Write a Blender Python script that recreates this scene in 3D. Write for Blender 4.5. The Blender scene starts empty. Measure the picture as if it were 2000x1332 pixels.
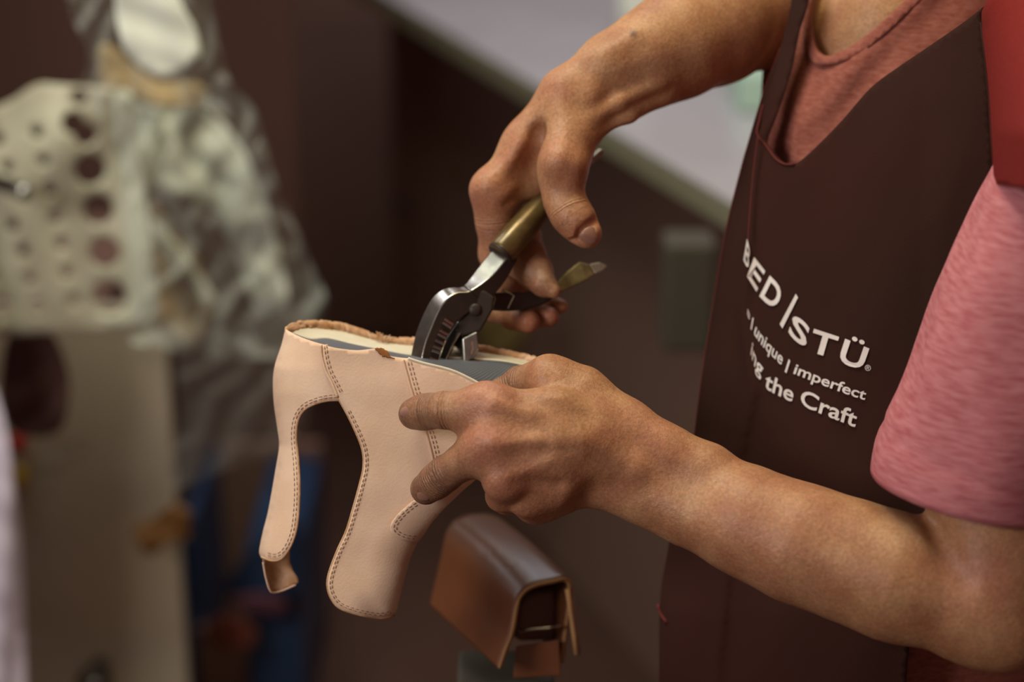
import bpy, bmesh, math, random
import numpy as np
from mathutils import Vector, Matrix
from mathutils.geometry import delaunay_2d_cdt

random.seed(7); rng = np.random.default_rng(7)
scene = bpy.context.scene
COL = scene.collection

# ------------------------------------------------------------------ camera
LENS = 70.0
FPX = 2000.0 * LENS / 36.0            # focal length in pixels of the 2000 x 1332 frame
D0 = 1.28                             # distance to the working hands
PITCH = math.radians(20.0)
cam_data = bpy.data.cameras.new('camera')
cam = bpy.data.objects.new('camera', cam_data); COL.objects.link(cam)
cam.location = (0, 0, 1.50)
cam.rotation_euler = (math.pi / 2 - PITCH, 0, 0)
cam_data.lens = LENS; cam_data.sensor_width = 36.0
cam_data.clip_start = 0.05; cam_data.clip_end = 50
cam_data.dof.use_dof = True
cam_data.dof.focus_distance = D0 - 0.015
cam_data.dof.aperture_fstop = 2.6
scene.camera = cam
CAM = Matrix.Translation(cam.location) @ cam.rotation_euler.to_matrix().to_4x4()

# ------------------------------------------------------------------ light, exposure
scene.view_settings.view_transform = 'Standard'
scene.view_settings.look = 'None'
scene.view_settings.exposure = 0.22
scene.view_settings.gamma = 1.0
scene.view_settings.use_curve_mapping = False
world = bpy.data.worlds.new('workshop_ambience'); scene.world = world
world.use_nodes = True
bg = world.node_tree.nodes['Background']
bg.inputs['Color'].default_value = (1.0, 0.62, 0.48, 1)
bg.inputs['Strength'].default_value = 0.13

def area(name, loc, target, sx, sy, power, col):
    l = bpy.data.lights.new(name, 'AREA'); l.shape = 'RECTANGLE'; l.size = sx; l.size_y = sy
    l.energy = power; l.color = col
    o = bpy.data.objects.new(name, l); COL.objects.link(o); o.location = loc
    d = Vector(target) - Vector(loc)
    o.rotation_euler = d.to_track_quat('-Z', 'Y').to_euler()
    return o
area('ceiling_tube_light', (0.0, 1.38, 2.5), (0.0, 1.22, 1.05), 1.1, 0.25, 9.0, (1.0, 0.80, 0.43))
area('back_window_light', (-0.80, 1.78, 1.98), (0.0, 1.25, 1.0), 0.28, 0.45, 2.2, (0.97, 0.98, 1.0))
area('front_window_light', (-1.08, 0.22, 1.68), (-0.05, 1.22, 1.0), 0.6, 0.5, 10.2, (1.0, 0.95, 0.89))
area('bench_light', (0.35, 2.75, 2.6), (0.1, 2.4, 0.9), 1.0, 0.5, 7.5, (0.80, 0.87, 1.0))
area('rear_wall_fill', (0.1, 3.3, 2.9), (0.1, 4.2, 0.9), 1.6, 0.5, 14, (0.98, 0.95, 0.92))  # unseen fill, added to brighten the dark back wall
area('rack_light', (-0.55, 1.25, 2.7), (-0.55, 2.1, 1.1), 0.6, 0.4, 14, (0.93, 1.0, 0.84))

# ------------------------------------------------------------------ coordinate helpers
def cc(px, py, off=0.0):
    """pixel + depth offset in millimetres behind the hands -> camera coordinates (x right, y up, z back)"""
    d = D0 + off * 0.001
    return np.array(((px - 1000.0) / FPX * d, -(py - 666.0) / FPX * d, -d))
def W(px, py, off=0.0):
    return CAM @ Vector(cc(px, py, off))
def rad(r, off=0.0):
    return r / FPX * (D0 + off * 0.001)
def ray(px, py):
    return (CAM.to_3x3() @ Vector(((px - 1000) / FPX, -(py - 666) / FPX, -1.0)))
def on_z(px, py, z):
    r = ray(px, py); t = (z - cam.location.z) / r.z
    return cam.location + r * t
def on_y(px, py, y):
    r = ray(px, py); t = (y - cam.location.y) / r.y
    return cam.location + r * t

# ------------------------------------------------------------------ materials
def mat(name, col, rough=0.6, metal=0.0, var=None, vscale=20.0, vmix=0.5, bump=0.0, bscale=200.0,
        stretch=None, spec=0.5, sss=0.0, detail=4.0, coat=0.0, sheen=0.0):
    m = bpy.data.materials.new(name); m.use_nodes = True
    nt = m.node_tree; p = nt.nodes['Principled BSDF']
    p.inputs['Base Color'].default_value = (*col, 1); p.inputs['Roughness'].default_value = rough
    p.inputs['Metallic'].default_value = metal; p.inputs['Specular IOR Level'].default_value = spec
    p.inputs['Coat Weight'].default_value = coat
    p.inputs['Sheen Weight'].default_value = sheen
    if sss:
        p.inputs['Subsurface Weight'].default_value = sss
        p.inputs['Subsurface Radius'].default_value = (0.006, 0.0022, 0.0012)
        p.inputs['Subsurface Scale'].default_value = 1.0
    tc = nt.nodes.new('ShaderNodeTexCoord'); src = tc.outputs['Object']
    if stretch:
        mp = nt.nodes.new('ShaderNodeMapping'); mp.inputs['Scale'].default_value = stretch
        nt.links.new(src, mp.inputs['Vector']); src = mp.outputs['Vector']
    if var is not None:
        n = nt.nodes.new('ShaderNodeTexNoise'); n.inputs['Scale'].default_value = vscale
        n.inputs['Detail'].default_value = detail
        nt.links.new(src, n.inputs['Vector'])
        cr = nt.nodes.new('ShaderNodeValToRGB')
        cr.color_ramp.elements[0].position = 0.5 - vmix * 0.4; cr.color_ramp.elements[0].color = (*col, 1)
        cr.color_ramp.elements[1].position = 0.5 + vmix * 0.4; cr.color_ramp.elements[1].color = (*var, 1)
        nt.links.new(n.outputs['Fac'], cr.inputs['Fac'])
        nt.links.new(cr.outputs['Color'], p.inputs['Base Color'])
    if bump:
        n2 = nt.nodes.new('ShaderNodeTexNoise'); n2.inputs['Scale'].default_value = bscale
        n2.inputs['Detail'].default_value = 3.0
        nt.links.new(src, n2.inputs['Vector'])
        b = nt.nodes.new('ShaderNodeBump'); b.inputs['Strength'].default_value = bump
        b.inputs['Distance'].default_value = 0.001
        nt.links.new(n2.outputs['Fac'], b.inputs['Height']); nt.links.new(b.outputs['Normal'], p.inputs['Normal'])
    return m

def skin_material():
    m = bpy.data.materials.new('skin'); m.use_nodes = True
    nt = m.node_tree; N = nt.nodes; L = nt.links; p = N['Principled BSDF']
    p.inputs['Roughness'].default_value = 0.48
    p.inputs['Specular IOR Level'].default_value = 0.42
    p.inputs['Subsurface Weight'].default_value = 0.35
    p.inputs['Subsurface Radius'].default_value = (0.0045, 0.0016, 0.0009)
    p.inputs['Subsurface Scale'].default_value = 1.0
    tc = N.new('ShaderNodeTexCoord')
    n = N.new('ShaderNodeTexNoise'); n.inputs['Scale'].default_value = 45; n.inputs['Detail'].default_value = 5
    L.new(tc.outputs['Object'], n.inputs['Vector'])
    cr = N.new('ShaderNodeValToRGB')
    cr.color_ramp.elements[0].position = 0.30; cr.color_ramp.elements[0].color = (0.35, 0.150, 0.074, 1)
    cr.color_ramp.elements[1].position = 0.68; cr.color_ramp.elements[1].color = (0.49, 0.265, 0.138, 1)
    L.new(n.outputs['Fac'], cr.inputs['Fac'])
    at = N.new('ShaderNodeAttribute'); at.attribute_name = 'tone'          # r redness of joints, g dye stains, b creases
    sep = N.new('ShaderNodeSeparateColor'); L.new(at.outputs['Color'], sep.inputs['Color'])
    red = N.new('ShaderNodeMix'); red.data_type = 'RGBA'; red.inputs['B'].default_value = (0.44, 0.165, 0.105, 1)
    L.new(sep.outputs['Red'], red.inputs['Factor']); L.new(cr.outputs['Color'], red.inputs['A'])
    n3 = N.new('ShaderNodeTexNoise'); n3.inputs['Scale'].default_value = 120; n3.inputs['Detail'].default_value = 4
    L.new(tc.outputs['Object'], n3.inputs['Vector'])
    mr = N.new('ShaderNodeMapRange'); mr.inputs['From Min'].default_value = 0.3; mr.inputs['From Max'].default_value = 0.65
    L.new(n3.outputs['Fac'], mr.inputs['Value'])
    mul = N.new('ShaderNodeMath'); mul.operation = 'MULTIPLY'
    add = N.new('ShaderNodeMath'); add.operation = 'MULTIPLY_ADD'; add.inputs[1].default_value = 0.35; add.inputs[2].default_value = 0.65
    L.new(mr.outputs['Result'], add.inputs[0]); L.new(add.outputs[0], mul.inputs[0]); L.new(sep.outputs['Green'], mul.inputs[1])
    dirt = N.new('ShaderNodeMix'); dirt.data_type = 'RGBA'; dirt.inputs['B'].default_value = (0.13, 0.058, 0.044, 1)
    L.new(mul.outputs[0], dirt.inputs['Factor']); L.new(red.outputs['Result'], dirt.inputs['A'])
    n4 = N.new('ShaderNodeTexNoise'); n4.inputs['Scale'].default_value = 520; n4.inputs['Detail'].default_value = 3
    L.new(tc.outputs['Object'], n4.inputs['Vector'])
    m4 = N.new('ShaderNodeMapRange'); m4.inputs['From Min'].default_value = 0.3; m4.inputs['From Max'].default_value = 0.7
    m4.inputs['To Min'].default_value = 0.80; m4.inputs['To Max'].default_value = 1.15
    L.new(n4.outputs['Fac'], m4.inputs['Value'])
    por = N.new('ShaderNodeVectorMath'); por.operation = 'SCALE'
    L.new(dirt.outputs['Result'], por.inputs[0]); L.new(m4.outputs['Result'], por.inputs['Scale'])
    L.new(por.outputs['Vector'], p.inputs['Base Color'])
    # fine skin relief + finger creases
    v = N.new('ShaderNodeTexVoronoi'); v.inputs['Scale'].default_value = 900; L.new(tc.outputs['Object'], v.inputs['Vector'])
    n2 = N.new('ShaderNodeTexNoise'); n2.inputs['Scale'].default_value = 260; n2.inputs['Detail'].default_value = 4
    L.new(tc.outputs['Object'], n2.inputs['Vector'])
    al = N.new('ShaderNodeAttribute'); al.attribute_name = 'along'
    nw = N.new('ShaderNodeMath'); nw.operation = 'MULTIPLY_ADD'; nw.inputs[1].default_value = 0.0016
    L.new(n2.outputs['Fac'], nw.inputs[0]); L.new(al.outputs['Fac'], nw.inputs[2])
    fr = N.new('ShaderNodeMath'); fr.operation = 'MULTIPLY'; fr.inputs[1].default_value = 2 * math.pi / 0.0021
    L.new(nw.outputs[0], fr.inputs[0])
    sn = N.new('ShaderNodeMath'); sn.operation = 'SINE'; L.new(fr.outputs[0], sn.inputs[0])
    wr = N.new('ShaderNodeMath'); wr.operation = 'MULTIPLY'; L.new(sn.outputs[0], wr.inputs[0]); L.new(sep.outputs['Blue'], wr.inputs[1])
    h1 = N.new('ShaderNodeMath'); h1.operation = 'MULTIPLY_ADD'; h1.inputs[1].default_value = 0.55
    L.new(n2.outputs['Fac'], h1.inputs[0]); L.new(wr.outputs[0], h1.inputs[2])
    h2 = N.new('ShaderNodeMath'); h2.operation = 'MULTIPLY_ADD'; h2.inputs[1].default_value = 0.18
    L.new(v.outputs['Distance'], h2.inputs[0]); L.new(h1.outputs[0], h2.inputs[2])
    b = N.new('ShaderNodeBump'); b.inputs['Strength'].default_value = 0.85; b.inputs['Distance'].default_value = 0.0008
    L.new(h2.outputs[0], b.inputs['Height']); L.new(b.outputs['Normal'], p.inputs['Normal'])
    return m

M = {}
M['skin'] = skin_material()
M['nail'] = mat('nail', (0.29, 0.145, 0.108), 0.38, spec=0.45)
M['leather_tan'] = mat('tan_leather', (0.74, 0.495, 0.345), 0.62, var=(0.84, 0.60, 0.45), vscale=28, bump=0.14, bscale=650, spec=0.3)
M['leather_edge'] = mat('raw_leather_edge', (0.66, 0.42, 0.28), 0.8, var=(0.42, 0.20, 0.07), vscale=90, bump=0.5, bscale=300)
M['lining'] = mat('cream_lining', (0.60, 0.53, 0.40), 0.7, var=(0.68, 0.62, 0.49), vscale=40, bump=0.15)
M['thread'] = mat('brown_thread', (0.30, 0.155, 0.105), 0.8)
M['glue'] = mat('rust_glue', (0.42, 0.16, 0.03), 0.5, var=(0.22, 0.07, 0.015), vscale=150)
M['steel'] = mat('steel', (0.50, 0.48, 0.45), 0.25, 1.0, bump=0.03, bscale=400, var=(0.32, 0.31, 0.28), vscale=120)
M['dark_steel'] = mat('dark_and_shaded_steel', (0.032, 0.020, 0.016), 0.45, 0.0, bump=0.12, bscale=250, spec=0.3)
M['worn_steel'] = mat('worn_flattened_steel', (0.46, 0.38, 0.16), 0.42, 1.0, var=(0.56, 0.56, 0.54), vscale=70, bump=0.5, bscale=140)
M['grip'] = mat('bronze_rubber', (0.16, 0.105, 0.035), 0.28, 0.35, var=(0.10, 0.062, 0.025), vscale=120, bump=0.12, bscale=300)
M['brown_leather'] = mat('oiled_brown_leather', (0.20, 0.065, 0.024), 0.30, var=(0.10, 0.036, 0.016), vscale=14, bump=0.10, bscale=260, spec=0.6)
M['raw_edge'] = mat('light_leather_edge', (0.38, 0.20, 0.085), 0.7)
M['apron'] = mat('black_red_canvas', (0.027, 0.0120, 0.0090), 0.9, var=(0.040, 0.0115, 0.0092), vscale=4, bump=0.15, bscale=900, spec=0.15)
M['strap'] = mat('red_canvas', (0.20, 0.015, 0.013), 0.85, var=(0.16, 0.012, 0.010), vscale=400, bump=0.2, bscale=900, spec=0.15)
M['print'] = mat('pale_print', (0.78, 0.72, 0.74), 0.8, var=(0.66, 0.59, 0.58), vscale=60)
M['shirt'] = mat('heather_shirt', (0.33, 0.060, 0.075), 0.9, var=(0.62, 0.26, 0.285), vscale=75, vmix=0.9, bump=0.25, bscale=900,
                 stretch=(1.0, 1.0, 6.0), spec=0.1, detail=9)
M['shirt_shaded'] = mat('shaded_heather', (0.19, 0.048, 0.036), 0.9, var=(0.36, 0.135, 0.105), vscale=150, vmix=0.8, bump=0.25, bscale=900,
                 stretch=(1.0, 1.0, 3.0), spec=0.1, detail=6)  # darker copy of the shirt fabric, with the dim light put into its colour
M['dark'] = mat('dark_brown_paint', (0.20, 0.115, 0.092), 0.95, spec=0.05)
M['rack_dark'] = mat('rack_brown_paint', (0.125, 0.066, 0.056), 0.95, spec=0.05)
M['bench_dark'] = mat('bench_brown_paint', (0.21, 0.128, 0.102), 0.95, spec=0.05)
M['piping'] = mat('dark_red_piping', (0.13, 0.014, 0.013), 0.85)
M['dark_floor'] = mat('dark_floor', (0.095, 0.052, 0.042), 0.95, spec=0.05, var=(0.085, 0.046, 0.037), vscale=6)
M['bench_top'] = mat('grey_worktop', (0.47, 0.45, 0.50), 0.22, var=(0.40, 0.39, 0.42), vscale=5, spec=0.6)
M['bench_edge'] = mat('olive_edge', (0.22, 0.21, 0.14), 0.6)
M['cabinet'] = mat('taupe_cabinet', (0.45, 0.385, 0.28), 0.55, var=(0.52, 0.44, 0.34), vscale=5)
M['plate'] = mat('cream_plate', (0.42, 0.38, 0.28), 0.45, var=(0.72, 0.72, 0.55), vscale=12, bump=0.1)
M['paper'] = mat('white_paper', (0.86, 0.90, 0.80), 0.7)
M['kraft'] = mat('kraft_paper', (0.45, 0.32, 0.15), 0.8, var=(0.36, 0.24, 0.11), vscale=30)
M['mint'] = mat('mint_sheet', (0.44, 0.62, 0.52), 0.5)
M['blue'] = mat('blue_plastic', (0.020, 0.055, 0.13), 0.4, var=(0.012, 0.025, 0.07), vscale=14)
M['lilac'] = mat('lilac_cloth', (0.88, 0.80, 0.95), 0.85, var=(0.72, 0.63, 0.80), vscale=9)
M['red'] = mat('red_plastic', (0.55, 0.02, 0.02), 0.4)
M['yellow'] = mat('yellow_label', (0.55, 0.36, 0.03), 0.5)
M['clear_white'] = mat('milky_plastic', (0.46, 0.48, 0.42), 0.35, var=(0.76, 0.78, 0.66), vscale=8)
M['olive_dark'] = mat('dark_olive_paint', (0.060, 0.050, 0.036), 0.8)
M['amber'] = mat('amber_card', (0.22, 0.10, 0.022), 0.7)
M['olive_yellow'] = mat('mustard_cloth', (0.11, 0.075, 0.02), 0.85)
M['plum'] = mat('plum_cloth', (0.10, 0.03, 0.05), 0.8)

def woven():
    m = mat('woven_blue_grey', (0.105, 0.115, 0.145), 0.5, spec=0.5)
    nt = m.node_tree; p = nt.nodes['Principled BSDF']; tc = nt.nodes.new('ShaderNodeTexCoord')
    mp = nt.nodes.new('ShaderNodeMapping'); mp.inputs['Rotation'].default_value = (0.3, 0.2, 0.5)
    nt.links.new(tc.outputs['Object'], mp.inputs['Vector'])
    w1 = nt.nodes.new('ShaderNodeTexWave'); w1.inputs['Scale'].default_value = 190; w1.bands_direction = 'X'
    w2 = nt.nodes.new('ShaderNodeTexWave'); w2.inputs['Scale'].default_value = 190; w2.bands_direction = 'Y'
    for w in (w1, w2): nt.links.new(mp.outputs['Vector'], w.inputs['Vector'])
    ml = nt.nodes.new('ShaderNodeMath'); ml.operation = 'MULTIPLY'
    nt.links.new(w1.outputs['Fac'], ml.inputs[0]); nt.links.new(w2.outputs['Fac'], ml.inputs[1])
    cr = nt.nodes.new('ShaderNodeValToRGB')
    cr.color_ramp.elements[0].color = (0.075, 0.080, 0.10, 1); cr.color_ramp.elements[1].color = (0.20, 0.215, 0.27, 1)
    nt.links.new(ml.outputs[0], cr.inputs['Fac']); nt.links.new(cr.outputs['Color'], p.inputs['Base Color'])
    b = nt.nodes.new('ShaderNodeBump'); b.inputs['Strength'].default_value = 0.4; b.inputs['Distance'].default_value = 0.0005
    nt.links.new(ml.outputs[0], b.inputs['Height']); nt.links.new(b.outputs['Normal'], p.inputs['Normal'])
    return m
M['woven'] = woven()
def cover_leather():
    m = mat('polished_cover_leather', (0.145, 0.047, 0.018), 0.34, var=(0.10, 0.034, 0.014), vscale=16, bump=0.05, bscale=200, spec=0.30)
    nt = m.node_tree; p = nt.nodes['Principled BSDF']
    src = p.inputs['Base Color'].links[0].from_socket
    at = nt.nodes.new('ShaderNodeAttribute'); at.attribute_name = 'wear'
    mx = nt.nodes.new('ShaderNodeMix'); mx.data_type = 'RGBA'; mx.inputs['B'].default_value = (0.075, 0.036, 0.026, 1)
    nt.links.new(at.outputs['Fac'], mx.inputs['Factor']); nt.links.new(src, mx.inputs['A']); nt.links.new(mx.outputs['Result'], p.inputs['Base Color'])
    mr = nt.nodes.new('ShaderNodeMapRange'); mr.inputs['To Min'].default_value = 0.5; mr.inputs['To Max'].default_value = 0.25
    nt.links.new(at.outputs['Fac'], mr.inputs['Value']); nt.links.new(mr.outputs['Result'], p.inputs['Roughness'])
    return m
M['cover_leather'] = cover_leather()

def plastic_film(name, tint, cover, rough=0.18):
    m = bpy.data.materials.new(name); m.use_nodes = True
    nt = m.node_tree; N = nt.nodes; L = nt.links; p = N['Principled BSDF']; out = N['Material Output']
    p.inputs['Base Color'].default_value = (*tint, 1); p.inputs['Roughness'].default_value = rough
    p.inputs['Specular IOR Level'].default_value = 0.8
    tr = N.new('ShaderNodeBsdfTransparent'); mx = N.new('ShaderNodeMixShader')
    lw = N.new('ShaderNodeLayerWeight'); lw.inputs['Blend'].default_value = 0.45
    mr = N.new('ShaderNodeMapRange'); mr.inputs['To Min'].default_value = cover; mr.inputs['To Max'].default_value = min(1.0, cover + 0.5)
    L.new(lw.outputs['Facing'], mr.inputs['Value'])
    L.new(mr.outputs['Result'], mx.inputs['Fac']); L.new(tr.outputs[0], mx.inputs[1]); L.new(p.outputs[0], mx.inputs[2])
    L.new(mx.outputs[0], out.inputs['Surface'])
    return m
M['film'] = plastic_film('clear_film', (0.62, 0.66, 0.58), 0.10)
M['film_dark'] = plastic_film('thin_grey_film', (0.36, 0.36, 0.33), 0.16)

# ------------------------------------------------------------------ object helpers
def tag(o, label=None, cat=None, group=None, kind=None):
    if label: o['label'] = label
    if cat: o['category'] = cat
    if group: o['group'] = group
    if kind: o['kind'] = kind
    return o
def empty(name, loc, label, cat, group=None):
    o = bpy.data.objects.new(name, None); COL.objects.link(o); o.location = loc
    o.empty_display_size = 0.05
    return tag(o, label, cat, group)
def adopt(o, parent):
    """parent without moving: o's data are in world coordinates and o sits at the origin"""
    if parent is not None:
        base = Vector((0, 0, 0)); q = parent
        while q is not None:
            base += q.location; q = q.parent
        o.parent = parent; o.location = o.location - base
    return o
def link_mesh(name, verts, faces, m, parent=None, smooth=True, label=None):
    me = bpy.data.meshes.new(name)
    me.from_pydata([tuple(v) for v in verts], [], [tuple(f) for f in faces]); me.update()
    bm = bmesh.new(); bm.from_mesh(me); bmesh.ops.recalc_face_normals(bm, faces=bm.faces); bm.to_mesh(me); bm.free()
    for mm in (m if isinstance(m, (list, tuple)) else [m]): me.materials.append(mm)
    if smooth: me.polygons.foreach_set('use_smooth', [True] * len(me.polygons))
    o = bpy.data.objects.new(name, me); COL.objects.link(o)
    adopt(o, parent)
    if label: o['label'] = label
    return o
def bm_obj(name, bm, m, parent=None, smooth=False, bevel=0.0):
    bmesh.ops.recalc_face_normals(bm, faces=bm.faces)
    me = bpy.data.meshes.new(name); bm.to_mesh(me); bm.free()
    me.materials.append(m)
    if smooth: me.polygons.foreach_set('use_smooth', [True] * len(me.polygons))
    o = bpy.data.objects.new(name, me); COL.objects.link(o); adopt(o, parent)
    if bevel:
        b = o.modifiers.new('bevel', 'BEVEL'); b.width = bevel; b.segments = 3; b.limit_method = 'ANGLE'
    return o
def box(name, lo, hi, m, parent=None, bevel=0.0):
    bm = bmesh.new(); bmesh.ops.create_cube(bm, size=1.0)
    lo = Vector(lo); hi = Vector(hi)
    for v in bm.verts:
        v.co = Vector([lo[i] + (v.co[i] + 0.5) * (hi[i] - lo[i]) for i in range(3)])
    return bm_obj(name, bm, m, parent, bevel=bevel)

def catmull(pts, step, closed=False):
    """smooth polyline through pts with roughly even step; doubled points stay as corners"""
    P = [np.array(p, float) for p in pts]; n = len(P); out = []
    segs = n if closed else n - 1
    for i in range(segs):
        p1, p2 = P[i], P[(i + 1) % n]
        if np.linalg.norm(p2 - p1) < 1e-9: continue
        p0 = P[(i - 1) % n] if (closed or i > 0) else p1
        p3 = P[(i + 2) % n] if (closed or i + 2 < n) else p2
        k = max(1, int(round(np.linalg.norm((p2 - p1)[:2]) / step)))
        for j in range(k):
            t = j / k
            out.append(0.5 * ((2 * p1) + (-p0 + p2) * t + (2 * p0 - 5 * p1 + 4 * p2 - p3) * t * t + (-p0 + 3 * p1 - 3 * p2 + p3) * t ** 3))
    if not closed: out.append(P[-1])
    return np.array(out)

def in_poly(pts, poly):
    x, y = pts[:, 0], pts[:, 1]; c = np.zeros(len(pts), bool); n = len(poly)
    for i in range(n):
        x1, y1 = poly[i]; x2, y2 = poly[(i + 1) % n]
        cond = ((y1 > y) != (y2 > y))
        xi = (x2 - x1) * (y - y1) / ((y2 - y1) if abs(y2 - y1) > 1e-12 else 1e-12) + x1
        c ^= cond & (x < xi)
    return c
def poly_dist(pts, poly, closed=True):
    d = np.full(len(pts), 1e9); n = len(poly)
    for i in range(n if closed else n - 1):
        a = poly[i]; b = poly[(i + 1) % n]; ab = b - a; L = max(ab @ ab, 1e-12)
        t = np.clip(((pts - a) @ ab) / L, 0, 1)
        d = np.minimum(d, np.linalg.norm(pts - (a + t[:, None] * ab), axis=1))
    return d

def sheet(name, outline, depth, m, parent=None, thick=1.6, step=9.0, smooth_outline=True, holes=(), label=None, to_world=None,
          inner=None, ragged=0.0, crumple=None):
    """A sheet of real thickness: its outline is given as seen from the front, depth(x, y) shapes it in the round (mm)."""
    ol = catmull(outline, step, True) if smooth_outline else np.array(outline, float)
    if ragged: ol = ol + rng.normal(0, ragged, ol.shape)
    keep = [0]
    for i in range(1, len(ol)):
        if np.linalg.norm(ol[i] - ol[keep[-1]]) > step * 0.25: keep.append(i)
    ol = ol[keep]
    gs = inner or step
    x0, y0 = ol.min(0); x1, y1 = ol.max(0)
    gx, gy = np.meshgrid(np.arange(x0, x1, gs), np.arange(y0, y1, gs * 0.87))
    gx = gx + (np.arange(gx.shape[0]) % 2)[:, None] * gs * 0.5
    g = np.stack([gx.ravel(), gy.ravel()], 1)
    g = g[in_poly(g, ol)]
    g = g[poly_dist(g, ol) > gs * 0.45]
    loops = [list(range(len(ol)))]; pts = [ol]
    hp = []
    for h in holes:
        h = np.array(h, float); hp.append(h)
        g = g[~in_poly(g, h)]
        g = g[poly_dist(g, h) > gs * 0.4]
        s = sum(len(q) for q in pts); loops.append(list(range(s, s + len(h)))); pts.append(h)
    allp = np.concatenate(pts + [g], 0)
    edges = [(l[i], l[(i + 1) % len(l)]) for l in loops for i in range(len(l))]
    v2, e2, f2, *_ = delaunay_2d_cdt([Vector(p) for p in allp], edges, [], 0, 1e-6)
    v2 = np.array([tuple(v) for v in v2]); f2 = [list(f) for f in f2]
    cen = np.array([v2[f].mean(0) for f in f2])
    ok = in_poly(cen, ol)
    for h in hp: ok &= ~in_poly(cen, h)
    f2 = [f for f, k in zip(f2, ok) if k]
    if callable(thick):
        th = thick(v2[:, 0], v2[:, 1])
    else:
        th = np.full(len(v2), thick)
    D = depth(v2[:, 0], v2[:, 1])
    if crumple is not None: D = D + crumple(v2[:, 0], v2[:, 1])
    conv = to_world or W
    A = [conv(x, y, d) for (x, y), d in zip(v2, D)]
    n = len(A)
    faces = [tuple(f) for f in f2]
    if np.any(th):
        B = [conv(x, y, d + t) for (x, y), d, t in zip(v2, D, th)]
        cnt = {}
        for f in f2:
            for i in range(len(f)):
                a, b = f[i], f[(i + 1) % len(f)]
                k = (min(a, b), max(a, b)); cnt[k] = (cnt.get(k, (0, None))[0] + 1, (a, b))
        faces += [tuple(i + n for i in reversed(f)) for f in f2]
        for c, (a, b) in cnt.values():
            if c == 1: faces.append((b, a, a + n, b + n))
        A = A + B
    o = link_mesh(name, A, faces, m, parent, True, label)
    return o

def tube(bm, pts, radii, sides=10, cap=True, flat=None):
    """round tube along 3-D points"""
    pts = [Vector(p) for p in pts]; n = len(pts)
    if not hasattr(radii, '__len__'): radii = [radii] * n
    up = None; rings = []
    for i in range(n):
        t = (pts[min(i + 1, n - 1)] - pts[max(i - 1, 0)]).normalized()
        if up is None:
            up = t.orthogonal().normalized()
        up = (up - t * up.dot(t)).normalized(); s = t.cross(up)
        rings.append([bm.verts.new(pts[i] + (up * math.cos(a) + s * math.sin(a)) * radii[i]) for a in [2 * math.pi * k / sides for k in range(sides)]])
    for a, b in zip(rings, rings[1:]):
        for k in range(sides):
            bm.faces.new((a[k], a[(k + 1) % sides], b[(k + 1) % sides], b[k]))
    if cap:
        bm.faces.new(rings[0][::-1]); bm.faces.new(rings[-1])
def tube_obj(name, pts, radii, m, parent=None, sides=12):
    bm = bmesh.new(); tube(bm, pts, radii, sides); return bm_obj(name, bm, m, parent, smooth=True)
def sections(name, secs, m, parent=None, bevel=0.0006, smooth=False):
    """loft of same-length 3-D loops, capped"""
    bm = bmesh.new(); R = [[bm.verts.new(Vector(p)) for p in s] for s in secs]
    n = len(secs[0])
    for a, b in zip(R, R[1:]):
        for k in range(n): bm.faces.new((a[k], a[(k + 1) % n], b[(k + 1) % n], b[k]))
    bm.faces.new(R[0][::-1]); bm.faces.new(R[-1])
    return bm_obj(name, bm, m, parent, smooth=smooth, bevel=bevel)
def stitches(name, lines, depth, parent, length=6.5, gap=3.5, r=0.00023, lift=0.4):
    """a row of thread stitches lying on a sheet"""
    bm = bmesh.new()
    for ln in lines:
        c = catmull(ln, 1.0); s = 0.0; i = 0; acc = [0.0]
        for a, b in zip(c, c[1:]): acc.append(acc[-1] + np.linalg.norm(b - a))
        acc = np.array(acc); pos = 0.0
        while pos + length < acc[-1]:
            q = []
            for t in (0, 0.5, 1.0):
                p = np.array([np.interp(pos + t * length, acc, c[:, 0]), np.interp(pos + t * length, acc, c[:, 1])])
                d = depth(p[0:1], p[1:2])[0]
                q.append(W(p[0], p[1], d - (lift if t == 0.5 else 0.1)))
            tube(bm, q, [r * 0.8, r, r * 0.8], 5)
            pos += length + gap
    return bm_obj(name, bm, M['thread'], parent, smooth=True)

# ------------------------------------------------------------------ implicit surfaces (one continuous skin per limb)
class Field:
    def __init__(s, lo, hi, h):
        s.lo = np.array(lo, float); s.h = h
        s.n = np.ceil((np.array(hi) - s.lo) / h).astype(int) + 1
        s.F = np.full(s.n, 1.0, np.float32)
    def win(s, lo, hi):
        a = np.clip(np.floor((lo - s.lo) / s.h).astype(int), 0, s.n - 1); b = np.clip(np.ceil((hi - s.lo) / s.h).astype(int) + 1, 1, s.n)
        return tuple(slice(x, max(x + 1, y)) for x, y in zip(a, b))
    def grid(s, w):
        ax = [s.lo[i] + s.h * np.arange(w[i].start, w[i].stop, dtype=np.float32) for i in range(3)]
        return ax[0][:, None, None], ax[1][None, :, None], ax[2][None, None, :]
def seg_dist(X, Y, Z, a, b, ra, rb):
    ab = b - a; L = float(ab @ ab) + 1e-12
    t = np.clip(((X - a[0]) * ab[0] + (Y - a[1]) * ab[1] + (Z - a[2]) * ab[2]) / L, 0, 1)
    d = np.sqrt((X - a[0] - t * ab[0]) ** 2 + (Y - a[1] - t * ab[1]) ** 2 + (Z - a[2] - t * ab[2]) ** 2)
    return d - (ra + (rb - ra) * t)
def smin(a, b, k):
    h = np.maximum(k - np.abs(a - b), 0) / k
    return np.minimum(a, b) - h * h * k * 0.25
def smax(a, b, k): return -smin(-a, -b, k)
def add_seg(fd, F, a, b, ra, rb, k, sub=False):
    r = max(ra, rb) + k + 0.008
    w = fd.win(np.minimum(a, b) - r, np.maximum(a, b) + r)
    d = seg_dist(*fd.grid(w), a, b, ra, rb)
    F[w] = smax(F[w], -d, k) if sub else smin(F[w], d, k)

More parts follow.
